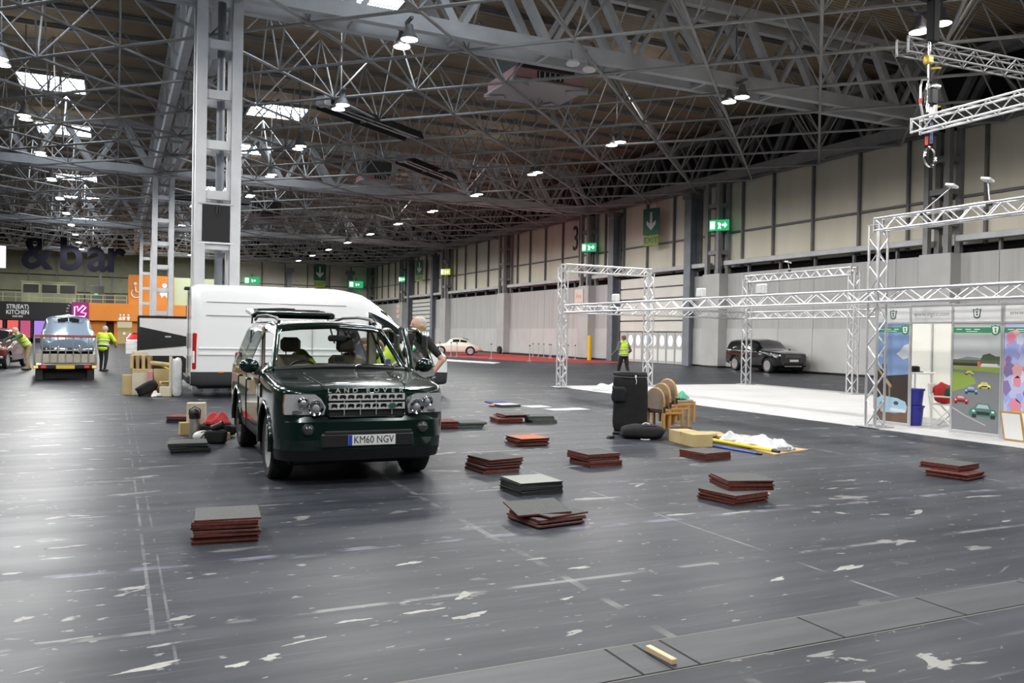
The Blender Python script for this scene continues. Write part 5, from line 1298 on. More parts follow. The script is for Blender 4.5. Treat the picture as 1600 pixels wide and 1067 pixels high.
# doorway bay: header only, pale walls behind
t = thing('booth_header', 'white booth header with a web address over the doorway', 'booth panel', (0, 0, 0)); w = 11.68 - 10.80; M = bM(11.68)
inst('header_board', MB().b2((0, 2.07, -.03), (w, 2.42, 0)).mesh('header_board', BOOTH_W), t, M)
for z in (2.07, 2.41): inst('rail', MB().b2((0, z - .02, -.03), (w, z + .02, .01), .004).mesh('rail', FR), t, M)
header(t, w, M, 'web')
t = thing('booth_back_wall', 'plain white inner wall of the booth seen through its doorway', 'booth wall', (0, 0, 0))
for a, b in ((13.6, 12.82), (12.80, 12.02), (12.0, 11.2), (11.18, 10.4)): 
    MB().b2((16.25, b, 0.02), (16.29, a, 2.42), .004).build('wall_panel', mat('booth_cream', (.78, .77, .70), .6), t)
    MB().b2((16.22, b - .02, 0.02), (16.26, b + .01, 2.42), .004).build('post', FR, t)
# second poster: racing cars on a track
t, w, M = booth_panel(10.77, 9.80, 'graphic_panel', 'poster panel of racing cars on a grey track')
header(t, w, M, 'crest')
layer(t, M, rect(.02, .08, w - .02, 2.04), (.55, .57, .57), 1, 'sky_print')
layer(t, M, [(.02, 1.36), (.3, 1.44), (.6, 1.42), (w - .02, 1.45), (w - .02, 1.3), (.02, 1.3)], (.22, .28, .34), 2, 'hill_print')
layer(t, M, [(.58, 1.40), (.62, 1.48), (.75, 1.51), (.86, 1.46), (w - .02, 1.46), (w - .02, 1.36), (.58, 1.36)], (.07, .10, .05), 3, 'tree_print')
layer(t, M, rect(.02, 1.32, w - .02, 1.385), (.12, .13, .05), 4, 'hedge_print'); layer(t, M, rect(.02, 1.27, .52, 1.325), (.03, .03, .03), 5, 'barrier_print'); layer(t, M, rect(.60, 1.27, .9, 1.325), (.7, .7, .7), 5, 'barrier_print'); layer(t, M, rect(.52, 1.26, .57, 1.36), (.7, .12, .04), 6, 'barrier_print')
layer(t, M, [(.02, .08), (w - .02, .08), (w - .02, 1.26), (.02, 1.26)], (.20, .21, .22), 3, 'track_print')
layer(t, M, [(.02, 1.2), (w - .02, 1.17), (w - .02, 1.26), (.02, 1.26)], (.28, .38, .06), 4, 'grass_print')
layer(t, M, [(.02, .78), (.26, .86), (.50, .96), (.46, 1.06), (.28, 1.14), (.02, 1.15)], (.26, .36, .06), 4, 'grass_print')
layer(t, M, [(.02, .50), (.3, .36), (.7, .22), (.7, .20), (.3, .34), (.02, .47)], (.45, .46, .46), 4, 'line_print')
mini_car(t, M, .36, 1.11, .085, (.75, .66, .05)); mini_car(t, M, .66, .88, .12, (.78, .72, .04)); mini_car(t, M, .40, .77, .145, (.13, .22, .36)); mini_car(t, M, .20, .58, .16, (.50, .06, .07)); mini_car(t, M, .64, .36, .27, (.06, .20, .17), (.02, .02, .02))
band_(t, w, M)
# third panel: bright lit collage
t, w, M = booth_panel(9.77, 8.80, 'graphic_panel', 'bright violet and pink collage panel at the right edge')
layer(t, M, rect(.02, .08, w - .02, 2.04), (.50, .52, .78), 1, 'collage_print'); header(t, w, M, 'web')
rnd = random.Random(3)
for k in range(64):
    x, z = rnd.uniform(.03, w - .06), rnd.uniform(.12, 1.85); s = rnd.uniform(.04, .13); a = rnd.uniform(0, 3)
    layer(t, M, [(min(max(x + s * math.cos(a + q), .02), w - .02), max(z + s * 1.4 * math.sin(a + q), .1)) for q in (0, 1.3, 2.5, 3.9, 5.2)], rnd.choice([(.75, .25, .35), (.62, .66, .85), (.25, .18, .40), (.8, .42, .45), (.35, .40, .75), (.70, .70, .85)]), 2 + k % 4, 'collage_print')
band_(t, w, M)
# things in and beside the booth
def director_chair():
    t = thing('folding_chair', 'white framed folding director chair inside the booth doorway', 'chair', (14.95, 11.45, .012), R(-70))
    WF = mat('chair_white', (.78, .78, .77), .4)
    for y in (-.25, .25):
        MB().tube([(-.22, y, 0), (.22, y, .45), (.24, y, .47)], .016, 6).build('leg', WF, t, 50); MB().tube([(.22, y, 0), (-.22, y, .45), (-.26, y, .86)], .016, 6).build('leg', WF, t, 50)
        MB().b2((-.25, y - .03, .60), (.22, y + .03, .63), .01).build('armrest', WF, t)
    MB().b2((-.22, -.24, .44), (.22, .24, .46), .008).build('seat', mat('canvas_white', (.75, .76, .74), .8), t); MB().b2((-.27, -.24, .66), (-.24, .24, .86), .008).build('backrest', mat('canvas_white', (.75, .76, .74), .8), t)
director_chair()
# ================================================================ LOOSE THINGS
def soft(c, d, pw=.45, amp=.06, seed=0, n=22, m=13, rot=None):
    """soft rounded block with dents and folds"""
    rnd = random.Random(seed); ph = [rnd.uniform(0, 6.28) for _ in range(6)]; P = []
    def sp(v, e): return math.copysign(abs(v) ** e, v)
    for i in range(m + 1):
        f = -PI / 2 + PI * i / m; row = []
        for k in range(n):
            a = 2 * PI * k / n; x = sp(math.cos(f), pw) * sp(math.cos(a), pw); y = sp(math.cos(f), pw) * sp(math.sin(a), pw); z = sp(math.sin(f), pw)
            w = 1 + amp * (math.sin(5 * x + 3 * z + ph[0]) + math.sin(6 * y - 4 * z + ph[1]) + .6 * math.sin(9 * z + 5 * x + ph[2]) + .5 * math.sin(11 * y + 7 * x + ph[3])) * (0.25 if z < -.9 else 1)
            v = Vector((x * w * d[0] / 2, y * w * d[1] / 2, max(z * (w if z > 0 else 1), -1) * d[2] / 2))
            if rot: v = rot @ v
            row.append(tuple(v + Vector(c)))
        P.append(row)
    vs = [q for r_ in P for q in r_]; fs = [(i * n + k, i * n + (k + 1) % n, (i + 1) * n + (k + 1) % n, (i + 1) * n + k) for i in range(m) for k in range(n)]
    return MB().add(vs, fs)
def cloth(c, sx, sy, h, seed, name, m, label, cat, thick=.012, rz=0, n=16):
    rnd = random.Random(seed); ph = [rnd.uniform(0, 6.28) for _ in range(6)]; P = []
    for i in range(n + 1):
        row = []
        for j in range(n + 1):
            u, v = i / n * 2 - 1, j / n * 2 - 1; e = max(0, 1 - max(abs(u), abs(v)) ** 3)
            z = h * e * (.55 + .25 * math.sin(3.1 * u + 2 * v + ph[0]) + .22 * math.sin(5.3 * v - 3 * u + ph[1])) + .012 + .012 * math.sin(9 * u + 8 * v + ph[2])
            row.append((sx / 2 * (u + .08 * math.sin(4 * v + ph[3])), sy / 2 * (v + .08 * math.sin(4 * u + ph[4])), max(z, .012)))
        P.append(row)
    o = MB().grid(P).build(name, m, None, 70); o.location = c; o.rotation_euler = (0, 0, rz)
    md = o.modifiers.new('thickness', 'SOLIDIFY'); md.thickness = thick; md.offset = -1
    return tag(o, label, cat)
# ---------------------------------------------------------------- carpet tiles in stacks
def two_mat_tile(name, top, edge):
    m = MB().box((0, 0, .0073), (.5, .5, .0146), .001); me = m.mesh(name, edge); me.materials.append(top); me.materials.append(edge)
    for p_ in me.polygons:
        p_.material_index = 1 if p_.normal.z > .9 else 0
    return me
T_GREY = noisy('tile_grey', (.075, .077, .076), (.105, .107, .105), 60, .9); T_LGREY = noisy('tile_light_grey', (.28, .29, .27), (.34, .35, .33), 80, .9); T_DGREY = noisy('tile_dark_grey', (.075, .08, .08), (.10, .105, .105), 60, .9)
T_TERRA = noisy('tile_terracotta', (.46, .15, .07), (.52, .18, .09), 60, .9); E_BROWN = noisy('tile_edge_brown', (.085, .018, .012), (.13, .03, .02), 30, .85); E_BLACK = noisy('tile_edge_black', (.018, .020, .020), (.03, .033, .033), 30, .85); E_GREEN = noisy('tile_edge_green_grey', (.07, .085, .075), (.10, .115, .10), 30, .85)
T_BLUE = mat('tile_blue', (.04, .05, .26), .8); T_WHITE = mat('tile_white', (.62, .64, .62), .8)
TILE = {'bg': two_mat_tile('carpet_tile', T_GREY, E_BROWN), 'kd': two_mat_tile('carpet_tile', T_DGREY, E_BLACK), 'kl': two_mat_tile('carpet_tile', T_LGREY, E_BLACK), 'bt': two_mat_tile('carpet_tile', T_TERRA, E_BROWN), 'bb': two_mat_tile('carpet_tile', E_BROWN, E_BROWN), 'gd': two_mat_tile('carpet_tile', T_DGREY, E_GREEN), 'bl': two_mat_tile('carpet_tile', T_BLUE, T_BLUE), 'w': two_mat_tile('carpet_tile', T_WHITE, E_GREEN)}
COLN = {'bg': 'grey carpet tile with brown edge', 'kd': 'dark grey carpet tile', 'kl': 'light grey carpet tile', 'bt': 'terracotta carpet tile', 'bb': 'brown carpet tile', 'gd': 'green grey carpet tile', 'bl': 'blue carpet tile', 'w': 'white carpet tile'}
def stack(corner, ang, kinds, where, jit=.02, seed=0, shifts=None, z0=0.0, dz=.015, warp=0):
    """corner: nearest bottom corner (front left in the view); the stack reaches along +x' and +y'"""
    rnd = random.Random(seed); c, s = math.cos(R(ang)), math.sin(R(ang))
    n = len(kinds)
    for i, kd in enumerate(kinds):
        dx, dy = rnd.uniform(-jit, jit), rnd.uniform(-jit, jit)
        if shifts: dx += shifts(i)[0]; dy += shifts(i)[1]
        lx, ly = .25 + dx, .25 + dy
        o = inst('carpet_tile', TILE[kd]); o.location = (corner[0] + lx * c - ly * s, corner[1] + lx * s + ly * c, z0 + i * dz); o.rotation_euler = (0, 0, R(ang) + rnd.uniform(-.03, .03) * (jit > 0) + (shifts(i)[2] if shifts and len(shifts(i)) > 2 else 0))
        top = i == n - 1
        tag(o, ('topmost %s of %s' if top else '%s within %s') % (COLN[kd], where), 'carpet tile', 'tiles in ' + where)
stack((.56, 6.96), -6, ['bg'] * 13, 'the stack nearest the viewer', .015, 1)
stack((.67, 12.2), -3, ['kd'] * 4 + ['kd'] * 5, 'the black stack beside the steel flask', .008, 2, lambda i: ((.02, 0, 0) if i < 4 else (-.01, 0, 0)))
stack((.84, 16.2), -20, ['kd'] * 5 + ['bb'] * 3, 'the stack behind the steel flask', .012, 3)
stack((4.03, 9.31), 4, ['bg'] * 11, 'the brown stack nearest the green car', .02, 4, lambda i: (.006 * i, .004 * i, .01 * i))
stack((3.85, 7.88), 2, ['kd'] * 7 + ['kl'] * 2, 'the light grey topped stack in mid floor', .006, 5)
stack((3.34, 6.5), 7, ['bg'] * 5, 'the fanned out stack', .03, 6)
for i, a in enumerate((.10, -.14)):
    o = inst('carpet_tile', TILE['bg']); o.location = (3.34 + .27 - .10 * i, 6.80 + .06 * i, 5 * .015 + .010 + .020 * i); o.rotation_euler = (R(1.5 + 1.5 * i), R(2 - 4 * i), R(7) + a * 2)
    tag(o, ('upper' if i else 'lower') + ' tilted grey carpet tile lying skewed on the fanned out stack', 'carpet tile')
stack((5.53, 9.32), 3, ['bg'] * 11, 'the square brown stack in the middle', .006, 7, lambda i: ((.0, 0, 0) if i < 5 else (-.02, .03, 0)))
stack((5.49, 11.45), -6, ['bb'] * 6 + ['bt'] * 2, 'the terracotta topped stack', .025, 8, lambda i: (.006 * i, 0, .02 * i))
stack((7.35, 9.30), 9, ['bg'] * 7, 'the low brown stack before the long carton', .004, 9)
stack((5.66, 6.69), 9, ['bb'] * 6 + ['bg'], 'the split brown stack, its lower half', .014, 10)
stack((5.78, 6.93), -16, ['bb'] * 6 + ['bg'], 'the split brown stack, its upper half', .012, 11, z0=7 * .015)
stack((9.43, 6.91), 14, ['bb'] * 5, 'the brown stack farthest right, its lower half', .02, 12)
stack((9.52, 7.10), 10, ['bb'] * 4 + ['bg'], 'the brown stack farthest right, its upper half', .012, 13, lambda i: (.008 * i, .0, .0), z0=5 * .015)
stack((6.58, 14.54), -6, ['bb'] * 6, 'the far brown stack beyond the terracotta one', .012, 14)
stack((6.75, 14.62), -2, ['bb'] * 3 + ['bg'], 'the far brown stack, its askew upper tiles', .03, 15, z0=6 * .015)
stack((7.22, 14.40), -8, ['gd'] * 9, 'the far green grey stack', .012, 16, lambda i: ((0.03, 0, 0) if i < 4 else (-.03, .02, 0)))
stack((5.02, 13.95), -6, ['bb'] * 9, 'the brown stack half behind the green car', .01, 17)
stack((5.50, 13.93), -3, ['gd'] * 7, 'the dark stack right behind the green car', .02, 18, lambda i: (.012 * i, 0, 0))
stack((8.27, 18.75), -8, ['bl'] * 2, 'the thin blue pile far back', .01, 19)
stack((8.12, 17.75), 4, ['gd'] * 3 + ['w'], 'the thin white topped pile far back', .008, 20)
for (a, b, w_, h_, l) in ((8.80, 17.55, .56, .5, 'smaller white sheet lying on the floor far back'), (8.96, 16.72, .98, .45, 'longer white sheet lying on the floor far back')):
    o = MB().b2((0, 0, 0), (w_, h_, .006), .002).build('floor_sheet', T_WHITE); o.location = (a, b, 0); o.rotation_euler = (0, 0, R(5)); tag(o, l, 'sheet')
o = soft((0, 0, 0), (.14, .10, .06), .7, .05, 4).build('tape_roll', mat('tape_tan', (.45, .28, .14), .6), None, 60); o.location = (8.0, 18.05, .03); tag(o, 'small tan roll lying by the blue tile pile', 'roll')

# ---------------------------------------------------------------- bags, chairs and timber right of the middle
BAG = noisy('bag_black', (.004, .004, .005), (.009, .009, .010), 8, .85, bump=.3); BAG2 = noisy('bag_grey_black', (.008, .009, .011), (.015, .016, .019), 6, .8)
def tall_bag():
    t = thing('holdall', 'tall black upright bag with side pocket beside stacked chairs', 'bag', (8.15, 12.42, 0), R(-32))
    soft((0, 0, .54), (.60, .40, 1.02), .26, .022, 5, 30, 20).build('body', BAG, t, 70)
    soft((0, 0, 1.04), (.58, .38, .10), .5, .04, 6).build('lid', BAG2, t, 70)
    soft((-.20, -.20, .70), (.24, .14, .26), .35, .06, 7, rot=Euler((R(8), 0, 0)).to_matrix()).build('pocket_flap', BAG2, t, 70)
    MB().tube([(-.28, -.18, 1.0), (.0, -.215, .99), (.28, -.18, 1.0)], .008, 6).build('zip', mat('zip_grey', (.12, .12, .12), .5), t, 60)
    MB().b2((.07, -.215, .985), (.10, -.195, 1.03), .004).build('zip_tag', WHITE, t)
    MB().tube([(.085, -.21, .98), (.10, -.23, .93), (.09, -.225, .88)], .006, 5).build('zip_cord', WHITE, t)
    for x in (-.24, .24): MB().cyl((x, .14, .05), (x + .04, .14, .05), .05, n=14).build('wheel', BLACK, t, 50)
    MB().b2((-.30, -.20, 0.0), (.30, .18, .05), .02).build('base', BLACK, t)
tall_bag()
def flat_bag():
    t = thing('flat_bag', 'flat black bag lying in front of the tall bag', 'bag', (7.98, 11.78, 0), R(-28))
    soft((0, 0, .11), (.72, .46, .22), .55, .04, 8, 26, 13).build('body', BAG, t, 70)
    soft((.02, .02, .20), (.46, .30, .07), .6, .06, 9).build('flap', BAG2, t, 70)
    MB().tube([(.0, .0, .235), (.05, -.01, .262), (.12, .0, .235)], .010, 6).build('handle', WHITE, t, 60)
    MB().tube([(-.05, -.25, .012), (.03, -.27, .01), (.10, -.25, .012)], .008, 6).build('strap_end', WHITE, t, 60)
flat_bag()
o = soft((0, 0, 0), (.13, .08, .04), .6, .1, 3).build('strap_bundle', BLACK, None, 60); o.location = (7.46, 11.93, .02); tag(o, 'small black bundle on the floor left of the tall bag', 'strap')
WOOD = noisy('chair_beech', (.52, .26, .06), (.62, .33, .09), 3, .4, stretch=(6, 6, .6)); UPH = noisy('chair_brown_cloth', (.29, .225, .17), (.35, .275, .21), 40, .9); UPH_D = mat('chair_underside', (.03, .025, .02), .8)
def wooden_chair(loc, label):
    t = thing('stacking_chair', label, 'chair', loc, R(4), 'stacked wooden chairs')
    for y in (-.25, .25):
        MB().b2((-.27, y - .022, 0), (-.21, y + .022, .66), .008).build('leg', WOOD, t); MB().b2((.22, y - .022, 0), (.28, y + .022, .44), .008).build('leg', WOOD, t)
        MB().b2((-.215, y - .018, .36), (.225, y + .018, .41), .006).build('side_rail', WOOD, t)
        MB().b2((-.268, y - .028, .40), (-.215, y - .020 if y < 0 else y + .028, .52)).build('bracket', UPH_D, t)
    MB().b2((-.24, -.24, .40), (.27, .24, .47), .025).build('seat', UPH, t); MB().b2((-.22, -.22, .375), (.24, .22, .40), .01).build('seat_pan', UPH_D, t)
    P = []; n = 14
    for k in range(n + 1):
        a = PI * k / n; P.append((-.27 * math.cos(a), .46 + (.12 + .30 * math.sin(a) ** .7)))
    poly = [(-.27, .46)] + P + [(.27, .46)]
    prof = [(y_, z_) for y_, z_ in poly]
    MB().prism(prof, -.275, -.225, 'x').build('backrest', UPH, t)
    MB().tube([(-.25, y_, z_ + .004) for y_, z_ in P], .022, 6).build('back_frame', WOOD, t, 60)
    return t
for k, w_ in enumerate(('lowest wooden chair with brown seat in the stack of three', 'middle wooden chair with brown seat in the stack of three', 'topmost wooden chair with brown seat in the stack of three')):
    wooden_chair((9.02 + .15 * k, 12.60 + .03 * k, .075 * k), w_).scale = (.88, .88, .88)
cloth((9.36, 12.64, .565), .30, .26, .13, 3, 'green_cloth', noisy('cloth_green', (.12, .45, .30), (.18, .55, .38), 9, .7), 'crumpled mint green cloth on the topmost wooden chair', 'cloth', rz=.4)
_b = MB().b2((-.2, -.12, 0), (.2, .12, .12), .03).build('brown_case', noisy('case_brown', (.06, .02, .015), (.09, .03, .02), 5, .6)); _b.location = (9.02, 12.12, 0); _b.rotation_euler = (0, 0, .3); tag(_b, 'small dark brown case on the floor under the stacked chairs', 'case')
KRAFT = noisy('kraft_card', (.50, .38, .17), (.58, .46, .24), 3, .75); KRAFT2 = noisy('kraft_brown', (.36, .24, .10), (.44, .31, .15), 3, .75); CARD_W = noisy('card_pale', (.62, .56, .42), (.70, .64, .5), 3, .7)
def carton(c, d, rz, label, m=KRAFT, flaps=False, z=0.0, tape=True, name='cardboard_box', tilt=None):
    t = thing(name, label, 'box', (c[0], c[1], z), rz)
    if tilt: t.rotation_euler = (tilt[0], tilt[1], rz)
    x, y, h = d[0] / 2, d[1] / 2, d[2]
    if not flaps:
        MB().b2((-x, -y, 0), (x, y, h), .006).build('carton', m, t)
        if tape: MB().b2((-x * 1.002, -.025, h - .05), (x * 1.002, .025, h + .0015)).build('packing_tape', mat('tape_brown', (.40, .28, .12), .35), t)
    else:
        th = .006; b = MB()
        MB().b2((-x, -y, 0), (x, y, th)).build('bottom', m, t)
        for s in (-1, 1):
            MB().b2((s * x - th, -y, 0), (s * x + th, y, h)).build('side', m, t); MB().b2((-x, s * y - th, 0), (x, s * y + th, h)).build('side', m, t)
            MB().box((0, s * (y + .35 * y), h + .25 * y), (2 * x, .9 * y, .008), 0, Euler((s * .6, 0, 0)).to_matrix()).build('flap', m, t)
    return t
carton((8.30, 10.90), (.34, .80, .20), R(-8), 'long yellow kraft carton before the stacked chairs')
o = soft((0, 0, 0), (.62, .34, .07), .4, .03, 3).build('foam_pad', noisy('foam_tan', (.55, .42, .2), (.62, .5, .28), 6, .85), None, 60); o.location = (9.25, 11.75, .035); o.rotation_euler = (0, 0, -.5); tag(o, 'tan foam pad behind the long carton', 'pad')
o = soft((0, 0, 0), (.55, .40, .06), .4, .03, 5).build('foam_pad', noisy('foam_tan', (.55, .42, .2), (.62, .5, .28), 6, .85), None, 60); o.location = (9.50, 11.28, .03); o.rotation_euler = (0, 0, -.9); tag(o, 'flatter tan foam pad beside the clear plastic sheeting', 'pad')
_p = MB().cyl((8.80, 11.05, .036), (8.86, 9.66, .036), .030, n=12).build('yellow_pole', mat('pole_yellow', (.80, .58, .02), .4), None, 50); tag(_p, 'long yellow pole lying on the floor', 'pole'); MB().cyl((8.86, 9.66, .036), (8.865, 9.52, .036), .022, n=10).build('pole_tip', BLACK, _p, 50)
_p = MB().cyl((8.42, 10.75, .016), (8.52, 9.62, .016), .015, n=10).build('blue_pole', mat('pole_blue', (.05, .10, .55), .4), None, 50); tag(_p, 'thin blue pole lying beside the yellow pole', 'pole'); MB().cyl((8.52, 9.62, .016), (8.53, 9.52, .016), .016, n=10).build('pole_tip', BLACK, _p, 50)
_p = MB().prism([(8.70, 9.44), (9.62, 9.72), (9.42, 11.0), (9.02, 11.0)], 0, .018).build('plywood_sheet', noisy('plywood', (.50, .35, .17), (.58, .43, .24), 3, .6, stretch=(1, 5, 1))); tag(_p, 'pointed pale plywood sheet lying on the floor', 'board')
PLASTIC = noisy('clear_wrap', (.55, .57, .58), (.72, .73, .74), 14, .25)
for k, (x, y, sx, sy, rz_) in enumerate(((9.18, 10.85, .55, .32, -1.2), (9.16, 10.35, .62, .34, -1.3), (9.13, 9.90, .52, .30, -1.1))):
    cloth((x, y, .02), sx, sy, .15, 30 + k, 'plastic_wrap', PLASTIC, 'crumpled clear plastic wrap on the plywood, %s of three' % ('rear', 'middle', 'front')[k], 'plastic wrap', rz=rz_)
_p = MB().b2((8.98, 9.62, .018), (9.20, 9.70, .09), .01).build('newspaper', noisy('newsprint', (.25, .27, .30), (.6, .6, .6), 40, .7)); tag(_p, 'folded newspaper at the front of the plywood sheet', 'newspaper')
_p = MB().box((0, 0, .016), (.035, .22, .03), .003).build('wood_offcut', noisy('offcut_pale', (.62, .48, .30), (.7, .56, .38), 4, .6)); _p.location = (2.61, 3.64, .004); _p.rotation_euler = (0, 0, .06); tag(_p, 'pale timber offcut lying on the floor duct cover', 'timber')

# ---------------------------------------------------------------- heap beside the green car
def flask():
    t = thing('vacuum_flask', 'steel pump flask with black top beside the green car', 'flask', (1.13, 13.92, 0))
    MB().lathe([(0, 0), (.075, 0), (.08, .01), (.08, .30), (.078, .31), (0, .31)], 24).build('body', mat('flask_steel', (.62, .60, .55), .3, .8), t, 40)
    MB().lathe([(.085, .30), (.088, .38), (.07, .43), (.04, .45), (0, .455)], 24).build('pump_lid', BLACK, t, 50)
    MB().b2((-.03, -.12, .37), (.03, -.06, .41), .01).build('spout', BLACK, t)
    MB().tube([(-.085, 0, .36), (-.08, 0, .44), (0, 0, .485), (.08, 0, .44), (.085, 0, .36)], .009, 6).build('handle', BLACK, t, 60)
flask()
carton((1.02, 14.35), (.17, .16, .20), .1, 'small tan carton left of the steel flask', KRAFT)
carton((1.20, 14.48), (.28, .20, .50), -.2, 'upright white carton behind the steel flask', CARD_W)
o = soft((0, 0, 0), (.55, .36, .20), .6, .06, 12).build('backpack', BAG, None, 70); o.location = (1.48, 13.98, .10); o.rotation_euler = (0, 0, -.2); tag(o, 'black backpack lying against the rear wheel', 'bag')
cloth((1.47, 14.02, .19), .38, .28, .20, 21, 'red_jacket', noisy('jacket_red', (.50, .03, .04), (.62, .06, .06), 7, .7), 'red jacket thrown over the black backpack', 'jacket')
o = soft((0, 0, 0), (.20, .16, .22), .7, .07, 14).build('jeans_roll', noisy('denim', (.07, .12, .22), (.11, .18, .30), 12, .85), None, 70); o.location = (1.47, 14.40, .11); tag(o, 'rolled blue denim behind the red jacket', 'clothing')
def helmet():
    t = thing('helmet', 'white cycle helmet on the floor before the backpack', 'helmet', (1.20, 13.42, .0), .5)
    MB().ell((0, 0, .08), (.15, .11, .085), 18, 10).build('shell', mat('helmet_white', (.72, .72, .70), .35), t, 60)
    for k in (-1, 0, 1): MB().ell((.01, k * .055, .145), (.08, .012, .016), 10, 6).build('vent', BLACK_M, t, 60)
    MB().tube([(.1, -.08, .03), (.16, -.05, .015), (.15, .06, .015), (.1, .08, .03)], .008, 5).build('chin_strap', BLACK, t, 60)
helmet()
def camera_bag():
    t = thing('camera_bag', 'black camera bag with lens by the rear wheel', 'bag', (1.36, 13.12, 0), -.4)
    soft((0, 0, .10), (.30, .20, .20), .4, .03, 15).build('body', BAG, t, 70)
    MB().lathe([(0, 0), (.05, 0), (.052, .12), (.058, .13), (.058, .17), (0, .17)], 18, M=Matrix.Translation((-.05, .0, .22)) @ Matrix.Rotation(1.2, 4, 'Y')).build('lens', BLACK, t, 40)
    MB().tube([(-.14, 0, .18), (-.2, -.05, .08), (-.26, -.02, .02), (-.36, .02, .012)], .010, 6).build('strap', BLACK, t, 60)
camera_bag()
carton((1.53, 13.62), (.16, .12, .10), .3, 'little tan carton between backpack and camera bag', KRAFT)

# ---------------------------------------------------------------- cartons and packing behind the van
PINK = mat('wrap_pink', (.55, .28, .30), .6)
cy_ = 23.35
carton((.30, 23.55), (.26, .30, .50), .05, 'narrow tall carton at the left end of the packing heap', KRAFT)
carton((.62, 23.45), (.46, .42, .56), .02, 'grey sided carton in the middle of the packing heap', CARD_W)
carton((.62, 23.47), (.48, .44, .10), .02, 'pale carton lid on the grey sided carton', KRAFT, z=.56)
for k in range(4):
    o = MB().b2((-.04, -.16, 0), (.04, .16, .34), .006).build('packing_board', KRAFT2 if k % 2 else KRAFT); o.location = (.38 + .135 * k, 23.50, .66); tag(o, 'upright card strip in the heap, %s of four' % ('first', 'second', 'third', 'last')[k], 'cardboard', 'card strips standing on the heap')
carton((.62, 23.80), (.50, .22, .98), .0, 'tall brown carton at the back of the packing heap', KRAFT2)
carton((.58, 23.80), (.36, .24, .12), .1, 'bright yellow carton on top of the tall brown carton', CARD_W, z=.98)
carton((1.19, 23.62), (.62, .40, .62), -.04, 'wide brown carton at the right of the packing heap', KRAFT2)
_p = MB().cyl((.80, 23.38, .81), (1.42, 23.32, .74), .06, n=14).build('cardboard_tube', KRAFT, None, 50); tag(_p, 'long cardboard tube laid across the wide brown carton', 'tube'); MB().cyl((.80, 23.38, .81), (.795, 23.38, .8106), .045, n=12).build('tube_mouth', BLACK_M, _p)
carton((1.16, 23.34), (.54, .08, .66), -.06, 'flat carton leaning under the cardboard tube', KRAFT)
_p = MB().b2((-.07, -.06, 0), (.07, .06, .62), .02).build('pink_roll', PINK); _p.location = (.80, 23.12, 0); tag(_p, 'pink wrapped roll standing beside the wide brown carton', 'roll')
carton((1.22, 23.04), (.36, .20, .30), .1, 'open low carton at the front of the heap', KRAFT, True)
carton((1.14, 22.72), (.26, .22, .24), -.1, 'small grey carton with white lid at the front of the heap', CARD_W)
o = soft((0, 0, 0), (.50, .30, .26), .5, .04, 17, rot=Euler((0, R(-28), 0)).to_matrix()).build('black_bag', BAG, None, 70); o.location = (.72, 22.85, .20); tag(o, 'black bag leaning against the packing heap', 'bag')
o = cloth((.93, 22.62, 0), .24, .18, .14, 41, 'white_wrap', mat('wrap_white', (.7, .66, .6), .6), 'crumpled whitish wrap before the packing heap', 'wrap')
_p = soft((0, 0, 0), (.22, .22, .95), .35, .05, 19).build('plastic_roll', noisy('roll_clear', (.55, .57, .58), (.7, .7, .7), 6, .3), None, 70); _p.location = (1.40, 22.55, .475); tag(_p, 'upright roll of clear plastic behind the van corner', 'roll')
_p = MB().b2((-.02, -.05, 0), (.05, .05, 1.0), .01).build('pale_batten', CARD_W); _p.location = (1.24, 22.66, 0); tag(_p, 'pale upright batten beside the plastic roll', 'timber')
# white drawers far behind
def drawers():
    t = thing('drawer_unit', 'white drawer unit standing before the small red car', 'drawers', (1.35, 60.0, 0))
    MB().b2((-.75, 0, 0), (.75, .6, .95), .02).build('carcass', WHITE, t)
    for k in range(3):
        d = MB().b2((-.72, -.02, .04 + k * .30), (.72, 0, .30 + k * .30), .01).build('drawer', WHITE, t); MB().b2((-.2, -.05, .16 + k * .3), (.2, -.02, .19 + k * .3), .005).build('handle', ALU_D, d)
drawers()
# ---------------------------------------------------------------- things inside the booth
def blue_tub():
    t = thing('storage_tub', 'dark blue plastic tubs stacked in the booth doorway', 'tub', (14.62, 11.95, .012))
    B = mat('tub_blue', (.03, .03, .30), .45)
    MB().lathe([(.17, 0), (.20, .36), (.22, .36), (.22, .40), (.19, .40), (.17, .05)], 20).build('lower_tub', B, t, 40); MB().lathe([(.17, 0), (.20, .30), (.22, .30), (.22, .34), (0, .34)], 20, (0, 0, .40)).build('upper_tub', B, t, 40)
blue_tub()
def booth_table():
    t = thing('side_table', 'white tall table with a black hat inside the booth', 'table', (15.1, 12.35, .012))
    MB().b2((-.3, -.3, 1.02), (.3, .3, 1.06), .01).build('table_top', WHITE, t)
    for a in (-.25, .25):
        for b in (-.25, .25): MB().cyl((a, b, 0), (a, b, 1.02), .02, n=8).build('leg', WHITE, t, 50)
booth_table()
def hat():
    t = thing('hat', 'black hat lying on the white table', 'hat', (15.02, 12.25, 1.073))
    MB().lathe([(0, .012), (.16, .012), (.17, .006), (.16, 0)], 20).build('brim', BLACK_M, t, 50); MB().lathe([(.10, .01), (.095, .11), (.06, .125), (0, .12)], 20).build('crown', BLACK_M, t, 50)
hat()
o = soft((0, 0, 0), (.16, .36, .40), .7, .07, 51).build('red_coat', noisy('coat_red', (.55, .03, .03), (.65, .05, .05), 6, .75), None, 70); o.location = (14.93, 11.50, .675); o.rotation_euler = (.25, 0, .3); tag(o, 'red coat hung over the folding chair', 'coat')
